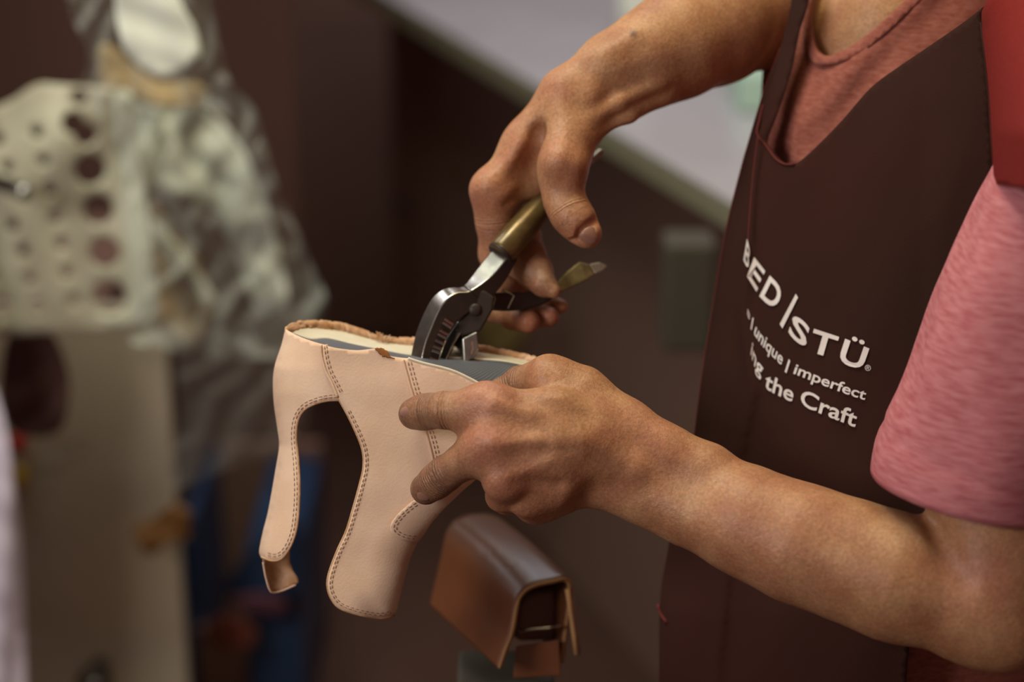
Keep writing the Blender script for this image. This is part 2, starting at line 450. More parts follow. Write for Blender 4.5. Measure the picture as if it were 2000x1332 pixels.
def px(p):     # (x, y, offset, r) -> centre, radius
    return cc(p[0], p[1], p[2]), rad(p[3], p[2])
def add_chain(fd, F, chain, k, sub=False):
    for p, q in zip(chain, chain[1:]):
        (a, ra), (b, rb) = px(p), px(q)
        add_seg(fd, F, a, b, ra, rb, k, sub)

def surface(fd):
    """surface nets: vertices and quads of the zero level"""
    F = fd.F; n = F.shape; inside = F < 0
    cell = np.zeros(np.array(n) - 1, np.uint8)
    for i in (0, 1):
        for j in (0, 1):
            for k in (0, 1):
                cell += inside[i:n[0] - 1 + i, j:n[1] - 1 + j, k:n[2] - 1 + k]
    act = (cell > 0) & (cell < 8)
    idx = np.argwhere(act); vid = np.full(act.shape, -1, np.int64); vid[act] = np.arange(len(idx))
    acc = np.zeros((len(idx), 3)); cnt = np.zeros(len(idx))
    I, J, K = idx.T
    for ax in range(3):
        o = [a for a in range(3) if a != ax]
        for p in (0, 1):
            for q in (0, 1):
                off = np.zeros(3, int); off[o[0]] = p; off[o[1]] = q
                o2 = off.copy(); o2[ax] = 1
                f0 = F[I + off[0], J + off[1], K + off[2]].astype(float); f1 = F[I + o2[0], J + o2[1], K + o2[2]].astype(float)
                c = (f0 < 0) != (f1 < 0)
                t = np.where(c, f0 / np.where(c, f0 - f1, 1), 0)
                pt = np.tile(off.astype(float), (len(idx), 1)); pt[:, ax] = t
                acc += np.where(c[:, None], pt, 0); cnt += c
    V = (idx + acc / cnt[:, None]) * fd.h + fd.lo
    quads = []
    for ax in range(3):
        o = [a for a in range(3) if a != ax]
        s0 = [slice(None)] * 3; s1 = [slice(None)] * 3
        s0[ax] = slice(0, -1); s1[ax] = slice(1, None)
        ch = inside[tuple(s0)] != inside[tuple(s1)]
        e = np.argwhere(ch)
        m = (e[:, o[0]] > 0) & (e[:, o[1]] > 0) & (e[:, o[0]] < n[o[0]] - 1) & (e[:, o[1]] < n[o[1]] - 1)
        e = e[m]; q = []
        for (p, r) in ((-1, -1), (0, -1), (0, 0), (-1, 0)):
            ee = e.copy(); ee[:, o[0]] += p; ee[:, o[1]] += r
            q.append(vid[ee[:, 0], ee[:, 1], ee[:, 2]])
        q = np.stack(q, 1)
        flip = inside[e[:, 0], e[:, 1], e[:, 2]]
        if ax == 1: flip = ~flip
        q[~flip] = q[~flip][:, ::-1]
        quads.append(q)
    Q = np.concatenate(quads)
    Q = Q[(Q >= 0).all(1)]
    return V, Q
def relax(V, Q, it=2, w=0.5):
    E = np.concatenate([Q[:, [0, 1]], Q[:, [1, 2]], Q[:, [2, 3]], Q[:, [3, 0]]])
    for k in range(it * 2):
        s = np.zeros_like(V); c = np.zeros(len(V))
        for a, b in ((0, 1), (1, 0)):
            np.add.at(s, E[:, a], V[E[:, b]]); np.add.at(c, E[:, a], 1)
        lap = s / np.maximum(c, 1)[:, None] - V
        V = V + lap * (w if k % 2 == 0 else -w * 1.03)
    return V

# ================================================================== SETTING
def structure(o): o['kind'] = 'structure'; return o
structure(box('floor', (-2.4, -1.0, -0.05), (2.6, 4.2, 0.0), M['dark_floor']))
structure(box('wall_back', (-2.4, 4.2, 0.0), (2.6, 4.3, 3.0), M['dark']))
structure(box('wall_left', (-2.5, -1.0, 0.0), (-2.4, 4.2, 3.0), M['dark']))
structure(box('wall_right', (2.6, -1.0, 0.0), (2.7, 4.2, 3.0), M['dark']))

# ------------------------------------------------------------------ workbench behind the worker
ZT = 0.90
fa, fb = on_z(740, -18, ZT), on_z(1425, 391, ZT)
dirn = (fb - fa).normalized(); fa = fa - dirn * 0.5; fb = fb + dirn * 0.75
ba, bb = on_z(1085, 0, ZT), on_z(1245, 62, ZT)
nrm = Vector((-dirn.y, dirn.x, 0))
if nrm.y < 0: nrm = -nrm
depth_b = max(0.45, (bb - fa).dot(nrm))
def slab(name, p, q, dep, z0, z1, m, parent=None, back=0.0, bevel=0.003):
    bm = bmesh.new(); vs = []
    for z in (z0, z1):
        for a in (p + nrm * back, q + nrm * back, q + nrm * dep, p + nrm * dep): vs.append(bm.verts.new((a.x, a.y, z)))
    for f in ((3, 2, 1, 0), (4, 5, 6, 7), (0, 1, 5, 4), (1, 2, 6, 5), (2, 3, 7, 6), (3, 0, 4, 7)): bm.faces.new([vs[i] for i in f])
    return bm_obj(name, bm, m, parent, bevel=bevel)
bench = empty('workbench', (fa + fb) / 2 * 1.0, 'long workbench with a glossy grey top and olive front edge behind the worker', 'workbench')
bench.location.z = 0
slab('worktop', fa, fb, depth_b, ZT - 0.004, ZT, M['bench_top'], bench, bevel=0.001)
slab('front_edge', fa, fb, 0.03, ZT - 0.036, ZT - 0.004, M['bench_edge'], bench, bevel=0.004)
slab('base_cabinet', fa, fb, depth_b - 0.02, 0.0, ZT - 0.040, M['bench_dark'], bench, back=0.16)
slab('splash_board', fa, fb, depth_b + 0.03, ZT, ZT + 0.22, M['dark'], bench, back=depth_b)
def on_front(px_, py_, back):
    r = ray(px_, py_); o = fa + nrm * back
    return cam.location + r * ((o - cam.location).dot(nrm) / r.dot(nrm))
for px_, py_, rr, mm in ((903, 338, 0.014, 'olive_yellow'), (893, 275, 0.009, 'olive_yellow'), (792, 402, 0.014, 'blue')):
    q = on_front(px_, py_, 0.16); kb = bmesh.new()
    tube(kb, [q + nrm * 0.002, q - nrm * 0.012, q - nrm * 0.016], [rr * 0.6, rr, rr * 0.6], 16)
    bm_obj('drawer_knob', kb, M[mm], bench, True)
# a small olive bin hanging below the bench edge
pa, pb = on_y(1300, 590, 2.02), on_y(1402, 590, 2.02)
bl = tag(box('storage_bin', (pa.x, 2.045, on_y(1350, 690, 2.045).z), (pb.x, 2.105, on_y(1350, 478, 2.045).z), M['olive_dark'], None, 0.006),
         'dark olive bin standing under the workbench edge beside the apron', 'bin')
mp_ = on_z(1490, 180, ZT)
tag(box('cutting_sheet', (mp_.x - 0.045, mp_.y - 0.12, ZT + 0.001), (mp_.x + 0.16, mp_.y + 0.05, ZT + 0.05), M['mint'], None, 0.003),
    'mint green cutting sheet on the workbench next to the apron', 'cutting mat')
pp = on_z(1292, 62, ZT) - nrm * 0.04
gm = bmesh.new()
tube(gm, [pp + Vector((0, 0, 0.001)), pp + Vector((0, 0, 0.04)), pp + Vector((0, 0, 0.09)), pp + Vector((0, 0, 0.10))], [0.026, 0.03, 0.03, 0.02], 20)
tag(bm_obj('thread_spool', gm, M['paper'], None, True), 'pale round spool at the back of the workbench above the raised forearm', 'spool')

# ================================================================== RACK AND BAGS AT THE LEFT
def plane_y(Y): return lambda x, y, d: on_y(x, y, Y + d * 0.001)
def zero(x, y): return np.zeros(len(x))
def noise2(x, y, s, seed=0):
    r = np.random.default_rng(seed); v = np.zeros(len(x))
    for i in range(7):
        a = r.uniform(0, 2 * math.pi); f = r.uniform(0.6, 2.2) / s; p = r.uniform(0, 6.28)
        v += np.sin((np.cos(a) * x + np.sin(a) * y) * f * 2 * math.pi + p) / (1 + i * 0.25)
    return v / 3.0
def creased(x, y, s, seed=0):      # sharp folds of thin plastic
    r = np.random.default_rng(seed); v = np.zeros(len(x))
    for i in range(9):
        a = r.uniform(0, math.pi); f = r.uniform(0.7, 2.0) / s; p = r.uniform(0, 6.28)
        u = (np.cos(a) * x + np.sin(a) * y) * f + p + 0.25 * noise2(x, y, s * 1.3, seed + i)
        v += np.abs((u % 1.0) - 0.5) * 2 - 0.5
    return v / 3.0

def draped(x, y, cx_, cy_, n, seed=0, wob=0.35):   # folds that fan out from where the plastic hangs
    th = np.arctan2(x - cx_, y - cy_); rr = np.hypot(x - cx_, y - cy_)
    u = th * n + wob * noise2(x, y, 260, seed) + 0.5 * np.sin(rr / 170.0 + seed)
    v = th * n * 2.3 + 1.7 + wob * noise2(x, y, 170, seed + 3) + rr / 400.0
    return (np.abs((u % 1.0) - 0.5) * 2 - 0.5) + 0.45 * (np.abs((v % 1.0) - 0.5) * 2 - 0.5)

# taupe cabinet
Yc = 2.25
c0, c1 = on_y(38, 1000, Yc), on_y(345, 1000, Yc)
cab = empty('cabinet', (c0.x, Yc, 0), 'taupe cabinet with a plain door under the perforated plate', 'cabinet')
ztop = on_y(200, 600, Yc).z
box('body', (c0.x - 0.02, Yc + 0.021, 0.0), (c1.x - 0.08, Yc + 0.40, ztop), M['dark'], cab, 0.004)
box('door', (c0.x - 0.02, Yc, 0.03), (c1.x, Yc + 0.02, ztop), M['cabinet'], cab, 0.003)
kp = on_y(197, 1300, Yc)
kb = bmesh.new()
tube(kb, [kp + Vector((0, 0.0, 0)), kp + Vector((0, -0.03, 0)), kp + Vector((0, -0.045, 0)), kp + Vector((0, -0.055, 0))], [0.011, 0.013, 0.022, 0.008], 20)
knob = bm_obj('knob', kb, M['dark_steel'], cab, True)
kb = bmesh.new(); bmesh.ops.create_uvsphere(kb, u_segments=16, v_segments=10, radius=0.009, matrix=Matrix.Translation(kp + Vector((0.003, -0.056, 0.002))))
bm_obj('knob_cap', kb, M['steel'], knob, True)
kb = bmesh.new(); tube(kb, [kp + Vector((0, -0.02, 0)), kp + Vector((0, -0.024, -0.07))], [0.014, 0.010], 12)
bm_obj('knob_plate', kb, M['dark'], knob, True)

# perforated cream plate hanging on the rack
Yp = 2.02
def circ(cx, cy, r, n=18, e=1.0, jit=0.0): return [(cx + r * math.cos(2 * math.pi * k / n), cy + e * r * math.sin(2 * math.pi * k / n)) for k in range(n)]
holes = []
for cx, cy, r in [(72, 258, 15), (85, 312, 15), (97, 372, 15), (108, 425, 15), (120, 476, 15), (131, 532, 15), (146, 590, 16),
                  (-4, 272, 15), (14, 325, 15), (26, 440, 14), (47, 490, 14), (60, 545, 13), (74, 602, 16), (4, 603, 24), (-20, 540, 14)]:
    holes.append(circ(cx, cy, r * 0.72))
for cx, cy, r in [(155, 190, 15), (143, 240, 22), (167, 262, 22), (176, 330, 31), (192, 408, 30), (205, 492, 30), (214, 580, 33)]:
    holes.append(circ(cx, cy, r, 22))
plate = sheet('perforated_plate', [(-140, 235), (-140, 235), (0, 205), (70, 165), (120, 165), (215, 172), (262, 190), (270, 300), (285, 420), (298, 520), (310, 610),
      (300, 625), (250, 640), (140, 648), (0, 655), (-140, 660), (-140, 660)], lambda x, y: 12 * noise2(x, y, 260, 3), M['plate'], None, 4, 14, holes=holes, to_world=plane_y(Yp))
sheet('margin_strip', [(222, 186), (250, 180), (266, 200), (276, 300), (290, 420), (302, 520), (312, 608), (300, 624), (262, 634), (256, 560), (246, 440), (236, 320)], lambda x, y: 12 * noise2(x, y, 260, 3) - 3, mat('pale_strip', (0.66, 0.68, 0.55), 0.5), plate, 2, 14, to_world=plane_y(Yp))
tag(plate, 'cream plate full of dark round holes hanging beside the plastic bag', 'plate')
hk = empty('peg_hook', on_y(20, 360, Yp), 'dark peg with a bright round end sticking out of the perforated plate', 'hook')
p0, p1 = on_y(-20, 350, Yp - 0.01), on_y(45, 374, Yp - 0.06)
tube_obj('rod', [p0, p1], 0.008, M['dark_steel'], hk)
kb = bmesh.new(); bmesh.ops.create_uvsphere(kb, u_segments=16, v_segments=10, radius=0.009, matrix=Matrix.Translation(p1 + Vector((0.002, -0.008, 0.001))))
bm_obj('ball_end', kb, M['steel'], hk, True)

# rack post carrying the plate and the bag
rk = empty('rack', (-0.55, 2.33, 0), 'dark upright rack behind the perforated plate and the bags', 'rack')
xl_, xr_ = on_y(-200, 300, 2.4).x, on_y(345, 300, 2.4).x
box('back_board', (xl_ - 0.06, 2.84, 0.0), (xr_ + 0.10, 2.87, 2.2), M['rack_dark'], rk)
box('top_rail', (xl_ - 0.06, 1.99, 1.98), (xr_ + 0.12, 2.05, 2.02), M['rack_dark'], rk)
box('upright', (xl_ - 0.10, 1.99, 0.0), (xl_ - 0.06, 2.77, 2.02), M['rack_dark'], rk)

# big clear bag: contents first
Yb = 2.10
def blob(name, outline, Y, m, label, cat, amp=10, seed=1, thick=3, step=16, kind=None, cr=None):
    o = sheet(name, outline, lambda x, y: amp * noise2(x, y, 150, seed), m, None, thick, step, to_world=plane_y(Y), crumple=cr)
    return tag(o, label, cat)
blob('paper_tag', [(226, -60), (226, -60), (226, 20), (240, 90), (268, 125), (310, 150), (345, 148), (392, 108), (392, 108), (384, 60), (352, 0), (345, -60), (345, -60)], 1.86, M['paper'],
     'white paper tag with a cut corner hanging at the top of the bag', 'tag', 4, 5, 2)
blob('kraft_wrapper', [(195, 90), (225, 95), (262, 128), (310, 158), (395, 165), (405, 200), (330, 212), (250, 196), (200, 190)], 2.05, M['kraft'],
     'kraft paper wrapper below the white paper tag', 'wrapper', 10, 8)
blob('plastic_sheet', [(215, 200), (300, 205), (400, 212), (470, 285), (520, 400), (552, 520), (560, 600), (510, 615), (470, 520), (430, 440), (375, 385), (300, 372), (262, 330), (235, 280)], 2.16, M['clear_white'],
     'milky folded plastic sheet inside the clear bag', 'plastic sheet', 8, 4, cr=lambda x, y: 34 * draped(x, y, 250, -160, 5, 4, 0.6))
blob('plastic_strip', [(296, 430), (330, 455), (380, 520), (422, 585), (408, 602), (350, 540), (310, 490)], 2.11, M['clear_white'],
     'narrow milky plastic strip slanting across the tan card in the bag', 'plastic strip', 6, 14)
blob('cardboard_piece', [(300, 400), (330, 440), (380, 500), (415, 580), (405, 650), (350, 672), (308, 640), (300, 540)], 2.13, M['kraft'],
     'tan card piece low inside the clear bag beside the perforated plate', 'card', 10, 6)
bag = sheet('clear_bag', [(120, -70), (120, -70), (140, 30), (175, 110), (150, 170), (120, 190), (180, 215), (228, 300), (262, 430), (290, 560), (250, 660), (300, 680), (380, 690), (430, 700), (520, 700), (575, 690), (622, 640), (638, 585),
      (610, 520), (580, 450), (545, 370), (520, 290), (498, 215), (450, 160), (428, 90), (412, 0), (405, -70), (405, -70)],
      zero, M['film'], None, 0, 12, to_world=plane_y(1.93), inner=9,
      crumple=lambda x, y: 30 * draped(x, y, 300, -260, 5, 2, 0.6))
tag(bag, 'large crumpled clear plastic bag hanging beside the perforated plate', 'bag')
bag2 = sheet('grey_bag', [(350, 650), (420, 630), (520, 600), (585, 620), (610, 720), (590, 840), (545, 880), (470, 905), (390, 935), (335, 955), (330, 920), (352, 820), (345, 730)],
      zero, M['film_dark'], None, 0, 12, to_world=plane_y(2.06), inner=9,
      crumple=lambda x, y: 16 * draped(x, y, 640, 420, 6, 5) + 4 * creased(x, y, 130, 15))
tag(bag2, 'thin dark translucent bag sagging below the clear bag behind the heel strap', 'bag')

# things lower left
blob('lilac_cloth', [(-360, -1960), (-360, -1960), (-160, -1960), (-160, -1960), (-110, -600), (-80, 200), (-40, 640), (-8, 760), (14, 850), (30, 960), (42, 1090), (47, 1220), (50, 1340), (50, 1460), (50, 1460), (-330, 1460), (-330, 1460)], 1.965, M['lilac'],
     'pale lilac cloth hanging at the lower left in front of the cabinet', 'cloth', 3, 9, 5,
     cr=lambda x, y: 9 * np.sin((x + 0.05 * y) / 13.0) + 6 * np.sin((x - 0.03 * y) / 29.0))
bt = empty('glue_bottle', on_y(30, 952, 2.238), 'tiny bottle with a red cap and a yellow label beside the lilac cloth', 'bottle')
def vtube(name, px_, ys, rs, Y, m, parent):
    c = [on_y(px_, yy, Y) for yy in ys]; x0 = c[0].x
    return tube_obj(name, [Vector((x0, Y, q.z)) for q in c], rs, m, parent, 18)
vtube('bottle_body', 33, (905, 912, 948, 952), (0.006, 0.0112, 0.0112, 0.005), 2.238, M['yellow'], bt)
vtube('bottle_neck', 33, (880, 906), (0.006, 0.0075), 2.238, M['clear_white'], bt)
vtube('cap', 33, (849, 853, 880, 882), (0.006, 0.0095, 0.0095, 0.006), 2.238, M['red'], bt)
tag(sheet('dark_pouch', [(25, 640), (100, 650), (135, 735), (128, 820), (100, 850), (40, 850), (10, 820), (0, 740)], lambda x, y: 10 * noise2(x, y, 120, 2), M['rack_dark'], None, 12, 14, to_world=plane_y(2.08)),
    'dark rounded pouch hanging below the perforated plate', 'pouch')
tag(sheet('amber_rag', [(262, 1030), (300, 1012), (338, 985), (372, 1000), (370, 1050), (330, 1058), (298, 1085), (268, 1065)], lambda x, y: 8 * noise2(x, y, 70, 2), M['amber'], None, 3, 10, to_world=plane_y(2.17)),
    'small amber brown rag stuck at the edge of the cabinet door', 'rag')
tag(sheet('plastic_scrap', [(75, 880), (120, 862), (172, 858), (170, 885), (130, 910), (108, 945), (100, 990), (75, 1000), (68, 950)], lambda x, y: 8 * noise2(x, y, 60, 2), M['film_dark'], None, 0, 8, to_world=plane_y(2.19),
    crumple=lambda x, y: 10 * creased(x, y, 60, 3)), 'scrap of clear plastic stuck on the cabinet door', 'plastic scrap')
# blue crate beside the cabinet
Yk = 2.45
k0, k1 = on_y(350, 1200, Yk), on_y(588, 1200, Yk)
zk = on_y(400, 1055, Yk).z
crate = empty('crate', (k0.x, Yk, 0), 'deep blue plastic crate on the floor between the cabinet and the worker', 'crate')
box('side_panel', (k0.x, Yk, 0.0), (k0.x + 0.016, Yk + 0.35, zk), M['blue'], crate, 0.003)
box('side_panel', (k1.x - 0.075, Yk, 0.0), (k1.x, Yk + 0.35, zk - 0.02), M['blue'], crate, 0.004)
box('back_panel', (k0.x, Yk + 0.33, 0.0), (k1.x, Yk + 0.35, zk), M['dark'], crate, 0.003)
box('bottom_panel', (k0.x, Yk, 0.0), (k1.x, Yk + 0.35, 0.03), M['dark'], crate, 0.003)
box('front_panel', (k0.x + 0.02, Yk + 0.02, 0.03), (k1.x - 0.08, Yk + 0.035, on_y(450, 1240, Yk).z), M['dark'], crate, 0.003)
blob('blue_cloth', [(440, 1140), (470, 1100), (505, 1055), (530, 1020), (580, 1000), (590, 1150), (520, 1165), (455, 1160)], 2.42, M['blue'], 'folded blue cloth lying on top of the blue crate', 'cloth', 16, 3, 6)
blob('plum_cloth', [(455, 1165), (520, 1158), (560, 1175), (550, 1200), (470, 1190)], 2.40, M['plum'], 'small plum red cloth tucked under the blue cloth on the crate', 'cloth', 6, 3, 6)
blob('brown_rag', [(405, 1215), (450, 1200), (500, 1225), (490, 1265), (440, 1275), (410, 1250)], 2.40, mat('rust_cloth', (0.15, 0.035, 0.02), 0.9), 'rust red rag hanging inside the blue crate', 'rag', 6, 7, 6)
blob('mustard_cloth', [(935, 625), (990, 600), (1035, 640), (1010, 690), (950, 690)], 2.75, M['olive_yellow'], 'blurred mustard cloth hanging far behind the plier jaws', 'cloth', 8, 7, 6)

# ================================================================== LEATHER COVER ON ITS POST
cov = empty('covered_anvil', W(1000, 1200, 150), 'glossy brown leather cover folded over a dark post below the hand', 'anvil')
front = [(976, 1306), (988, 1270), (1001, 1236), (1010, 1186), (1016, 1168), (1030, 1152), (1052, 1142), (1080, 1136), (1102, 1131), (1111, 1136), (1114, 1160), (1110, 1200), (1104, 1245), (1097, 1296)]
back_ = [(842, 1181), (851, 1143), (861, 1100), (869, 1062), (874, 1042), (886, 1022), (906, 1011), (930, 1007), (956, 1008), (978, 1018), (992, 1040), (1000, 1080), (1002, 1120), (1004, 1170)]
def lerp(a, b, t): return a + (b - a) * t
rows = []
for i in range(25):
    t = i / 24
    sag = -6 * math.sin(math.pi * t)
    rows.append([(lerp(b[0], f[0], t), lerp(b[1], f[1], t) + sag * math.exp(-((j - 7) / 3.2) ** 4), lerp(190, 105, t) + 42 * (j / 13.0) - 21) for j, (f, b) in enumerate(zip(front, back_))])
rows = [catmull([np.array(q) for q in r], 7) for r in rows]
nn = min(len(r) for r in rows)
rows = [[r[int(round(k * (len(r) - 1) / (nn - 1)))] for k in range(nn)] for r in rows]
V_ = [W(*q) for r in rows for q in r]; F_ = [(i * nn + j, i * nn + j + 1, (i + 1) * nn + j + 1, (i + 1) * nn + j) for i in range(len(rows) - 1) for j in range(nn - 1)]
lc = link_mesh('leather_cover', V_, F_, [M['cover_leather'], M['raw_edge']], cov)
wv = np.array([math.exp(-((j / (nn - 1) - 0.50) / 0.17) ** 4) for r in rows for j in range(nn)])
lc.data.color_attributes.new('wear', 'FLOAT_COLOR', 'POINT').data.foreach_set('color', np.repeat(wv[:, None], 4, 1).astype(np.float32).ravel())
sl = lc.modifiers.new('thickness', 'SOLIDIFY'); sl.thickness = 0.0035; sl.offset = 0; sl.material_offset_rim = 1
# outer flap on the far side
fl = [[W(lerp(1112, 1130, t) + s * 3, lerp(1150, 1278, t), 108 + 30 * s) for s in (0, 1, 2)] for t in (0, 0.35, 0.7, 1.0)]
fo = link_mesh('side_flap', [p for r in fl for p in r], [(i * 3 + j, i * 3 + j + 1, i * 3 + j + 4, i * 3 + j + 3) for i in range(3) for j in range(2)], [M['brown_leather'], M['raw_edge']], cov)
sl = fo.modifiers.new('thickness', 'SOLIDIFY'); sl.thickness = 0.003; sl.material_offset_rim = 1
# post head inside, strap across it and the post
sections('post_head',
         [[W(1014, 1255, 128), W(1020, 1185, 128), W(1036, 1160, 132), (W(1100, 1152, 140)), W(1094, 1250, 140)],
          [W(880, 1160, 200), W(886, 1080, 200), W(900, 1042, 204), W(985, 1040, 210), W(990, 1150, 210)]], M['dark'], cov, 0.003)
tube_obj('cross_wire', [W(1012, 1232, 112), W(1035, 1229, 112), W(1070, 1227, 114), W(1096, 1222, 116)], 0.0011, M['steel'], cov, 8)
sections('lower_wrap', [[W(1008, 1262, 114), W(1092, 1250, 116), W(1096, 1320, 116), W(1002, 1325, 114)], [W(1008, 1262, 120), W(1092, 1250, 122), W(1096, 1320, 122), W(1002, 1325, 120)]], M['brown_leather'], cov, 0.001)
pb_ = W(985, 1300, 165)
box('post', (pb_.x - 0.034, pb_.y - 0.025, 0.0), (pb_.x + 0.036, pb_.y + 0.025, pb_.z), M['olive_dark'], cov, 0.004)

# ================================================================== SHOE UPPER (held sole side up)
shoe = empty('shoe_upper', W(760, 800, 30), 'tan leather shoe upper held sole side up in the left hand', 'shoe')
_hs = np.array([(642, 557), (670, 550), (721, 534), (768, 534), (833, 541), (870, 545), (917, 538), (996, 524), (1079, 506), (1160, 506)], float)
_vedge = catmull([(741, 1215), (769, 1203), (778, 1177), (792, 1126), (801, 1093), (817, 1059), (852, 1019), (899, 972), (939, 935), (1000, 870), (1060, 800)], 8)
def shoe_d(x, y):
    x = np.asarray(x, float); y = np.asarray(y, float)
    xs = np.interp(y, _hs[:, 0], _hs[:, 1])
    t = np.clip((x - xs) / 105.0, 0, 1)
    d = 36 - 36 * np.sqrt(np.clip(1 - (1 - t) ** 2, 0, 1))
    e = np.clip(poly_dist(np.stack([x, y], 1), _vedge, False) / 75.0, 0, 1)
    d = d + 17 * (1 - np.sqrt(np.clip(1 - (1 - e) ** 2, 0, 1)))
    d = d + 0.02 * (y - 700) + 0.40 * noise2(x, y, 210, 12) + 0.06 * noise2(x, y, 60, 4)
    return d
ML = M['leather_tan']
heel_o = [(557, 642), (557, 642), (572, 651), (592, 660), (615, 668), (634, 673), (640, 672), (642, 700), (652, 730), (664, 758), (672, 781), (672, 783), (659, 781), (643, 782), (615, 789), (594, 801), (582, 823), (579, 856), (583, 903),
          (585, 963), (580, 1028), (568, 1066), (550, 1090), (531, 1095), (513, 1089), (506, 1079), (513, 1040), (524, 996), (538, 917), (545, 870), (541, 833), (535, 790), (533, 745), (537, 712), (550, 672)]
sheet('heel_panel', heel_o, lambda x, y: shoe_d(x, y) + 0.6, ML, shoe, 1.5, 8)
side_o = [(627, 672), (627, 672), (645, 677), (666, 681), (699, 684), (734, 681), (748, 688), (759, 695), (797, 700), (812, 702), (812, 702), (822, 760), (846, 830), (860, 890), (862, 950), (858, 1000),
          (846, 1018), (828, 1042), (816, 1059), (801, 1093), (792, 1126), (785, 1152), (778, 1180), (770, 1201), (741, 1207), (703, 1201), (668, 1190), (650, 1175), (641, 1154), (641, 1126), (657, 1080), (676, 1038), (689, 996), (703, 945), (710, 912), (708, 879),
          (694, 842), (676, 805), (660, 777), (649, 751), (636, 725), (628, 695)]
sheet('side_panel', side_o, lambda x, y: shoe_d(x, y) - 0.8, ML, shoe, 1.5, 8)
vamp_o = [(787, 702), (787, 702), (797, 699), (825, 709), (880, 723), (918, 740), (946, 756), (985, 780), (1020, 800), (1010, 850), (975, 895), (936, 930), (895, 967), (849, 1012), (849, 1012), (851, 960), (844, 892), (830, 840), (806, 772), (791, 719)]
sheet('vamp_panel', vamp_o, lambda x, y: shoe_d(x, y) - 2.2, ML, shoe, 1.4, 8)
patch_o = [(808, 977), (790, 992), (775, 1006), (763, 1024), (765, 1042), (783, 1054), (803, 1058), (817, 1058), (817, 1058), (829, 1043), (849, 1014), (894, 967), (934, 931), (932, 912), (900, 925), (850, 950)]
sheet('toe_overlay', patch_o, lambda x, y: shoe_d(x, y) - 3.6, ML, shoe, 1.3, 5)
# raw edges around the cutouts
def edge_tube(name, ln, dfun, r, m):
    c = catmull(ln, 6); d = dfun(c[:, 0], c[:, 1])
    return tube_obj(name, [W(x, y, q) for (x, y), q in zip(c, d)], r, m, shoe, 8)
edge_tube('strap_edge', [(672, 782), (643, 782), (615, 789), (594, 801), (582, 823), (579, 856), (583, 903), (585, 963), (580, 1028), (568, 1066), (550, 1091), (531, 1095), (511, 1088)], lambda x, y: shoe_d(x, y) + 1.3, 0.0008, M['leather_edge'])
edge_tube('strap_edge', [(660, 777), (676, 805), (694, 842), (708, 879), (710, 912), (703, 945), (689, 996), (676, 1038), (657, 1080), (641, 1126), (641, 1154), (652, 1177), (668, 1190), (703, 1201), (741, 1207), (770, 1202)], lambda x, y: shoe_d(x, y) - 0.1, 0.0008, M['leather_edge'])
edge_tube('vamp_edge', [(797, 700), (825, 709), (880, 723), (918, 740), (946, 756), (985, 780)], lambda x, y: shoe_d(x, y) - 1.4, 0.0011, M['lining'])
edge_tube('seam_ridge', [(787, 702), (791, 719), (806, 772), (830, 840), (844, 892), (851, 935)], lambda x, y: shoe_d(x, y) - 2.4, 0.0009, M['leather_tan'])
edge_tube('seam_ridge', [(627, 673), (628, 695), (636, 725), (649, 751), (659, 776)], lambda x, y: shoe_d(x, y) - 0.9, 0.0009, M['leather_tan'])
def shift(ln, dx, dy=0): return [(a + dx, b + dy) for a, b in ln]
def offs(ln, w):
    c = catmull(ln, 8); t = np.gradient(c, axis=0); t /= np.linalg.norm(t, axis=1)[:, None] + 1e-9
    return [tuple(p) for p in c + w * np.stack([-t[:, 1], t[:, 0]], 1)]
cut_h = [(668, 782), (643, 782), (615, 789), (594, 801), (582, 823), (579, 856), (583, 903), (585, 963), (580, 1028), (568, 1066), (550, 1088), (531, 1092), (513, 1086)]
cut_s = [(676, 805), (694, 842), (708, 879), (710, 912), (703, 945), (689, 996), (676, 1038), (657, 1080), (642, 1126), (642, 1154), (654, 1177), (670, 1189), (703, 1200), (741, 1206), (768, 1200)]
stitches('stitching', [offs(cut_h, 5), offs(cut_h, 10)], lambda x, y: shoe_d(x, y) + 0.4, shoe)
stitches('stitching', [offs(cut_s, -4), offs(cut_s, -8)], lambda x, y: shoe_d(x, y) - 1.0, shoe)
s1 = [(634, 676), (636, 695), (643, 723), (655, 748), (667, 772)]; s2 = [(797, 708), (800, 720), (815, 772), (838, 838), (852, 890), (858, 930)]
stitches('stitching', [s1, shift(s1, 4, -2)], lambda x, y: shoe_d(x, y) - 1.0, shoe)
stitches('stitching', [s2, shift(s2, 6, -1)], lambda x, y: shoe_d(x, y) - 2.4, shoe)
pt = [(812, 982), (795, 995), (780, 1010), (770, 1025), (771, 1038), (786, 1048), (804, 1052), (818, 1053)]
stitches('stitching', [pt, offs(pt, -5)], lambda x, y: shoe_d(x, y) - 3.8, shoe)
# rust coloured glue left along the torn edge
sheet('glue_stain', [(732, 681), (744, 679), (752, 683), (759, 687), (763, 696), (772, 700), (756, 699), (747, 696), (739, 689)], lambda x, y: shoe_d(x, y) - 1.15, M['glue'], shoe, 0.35, 3, ragged=0.7)

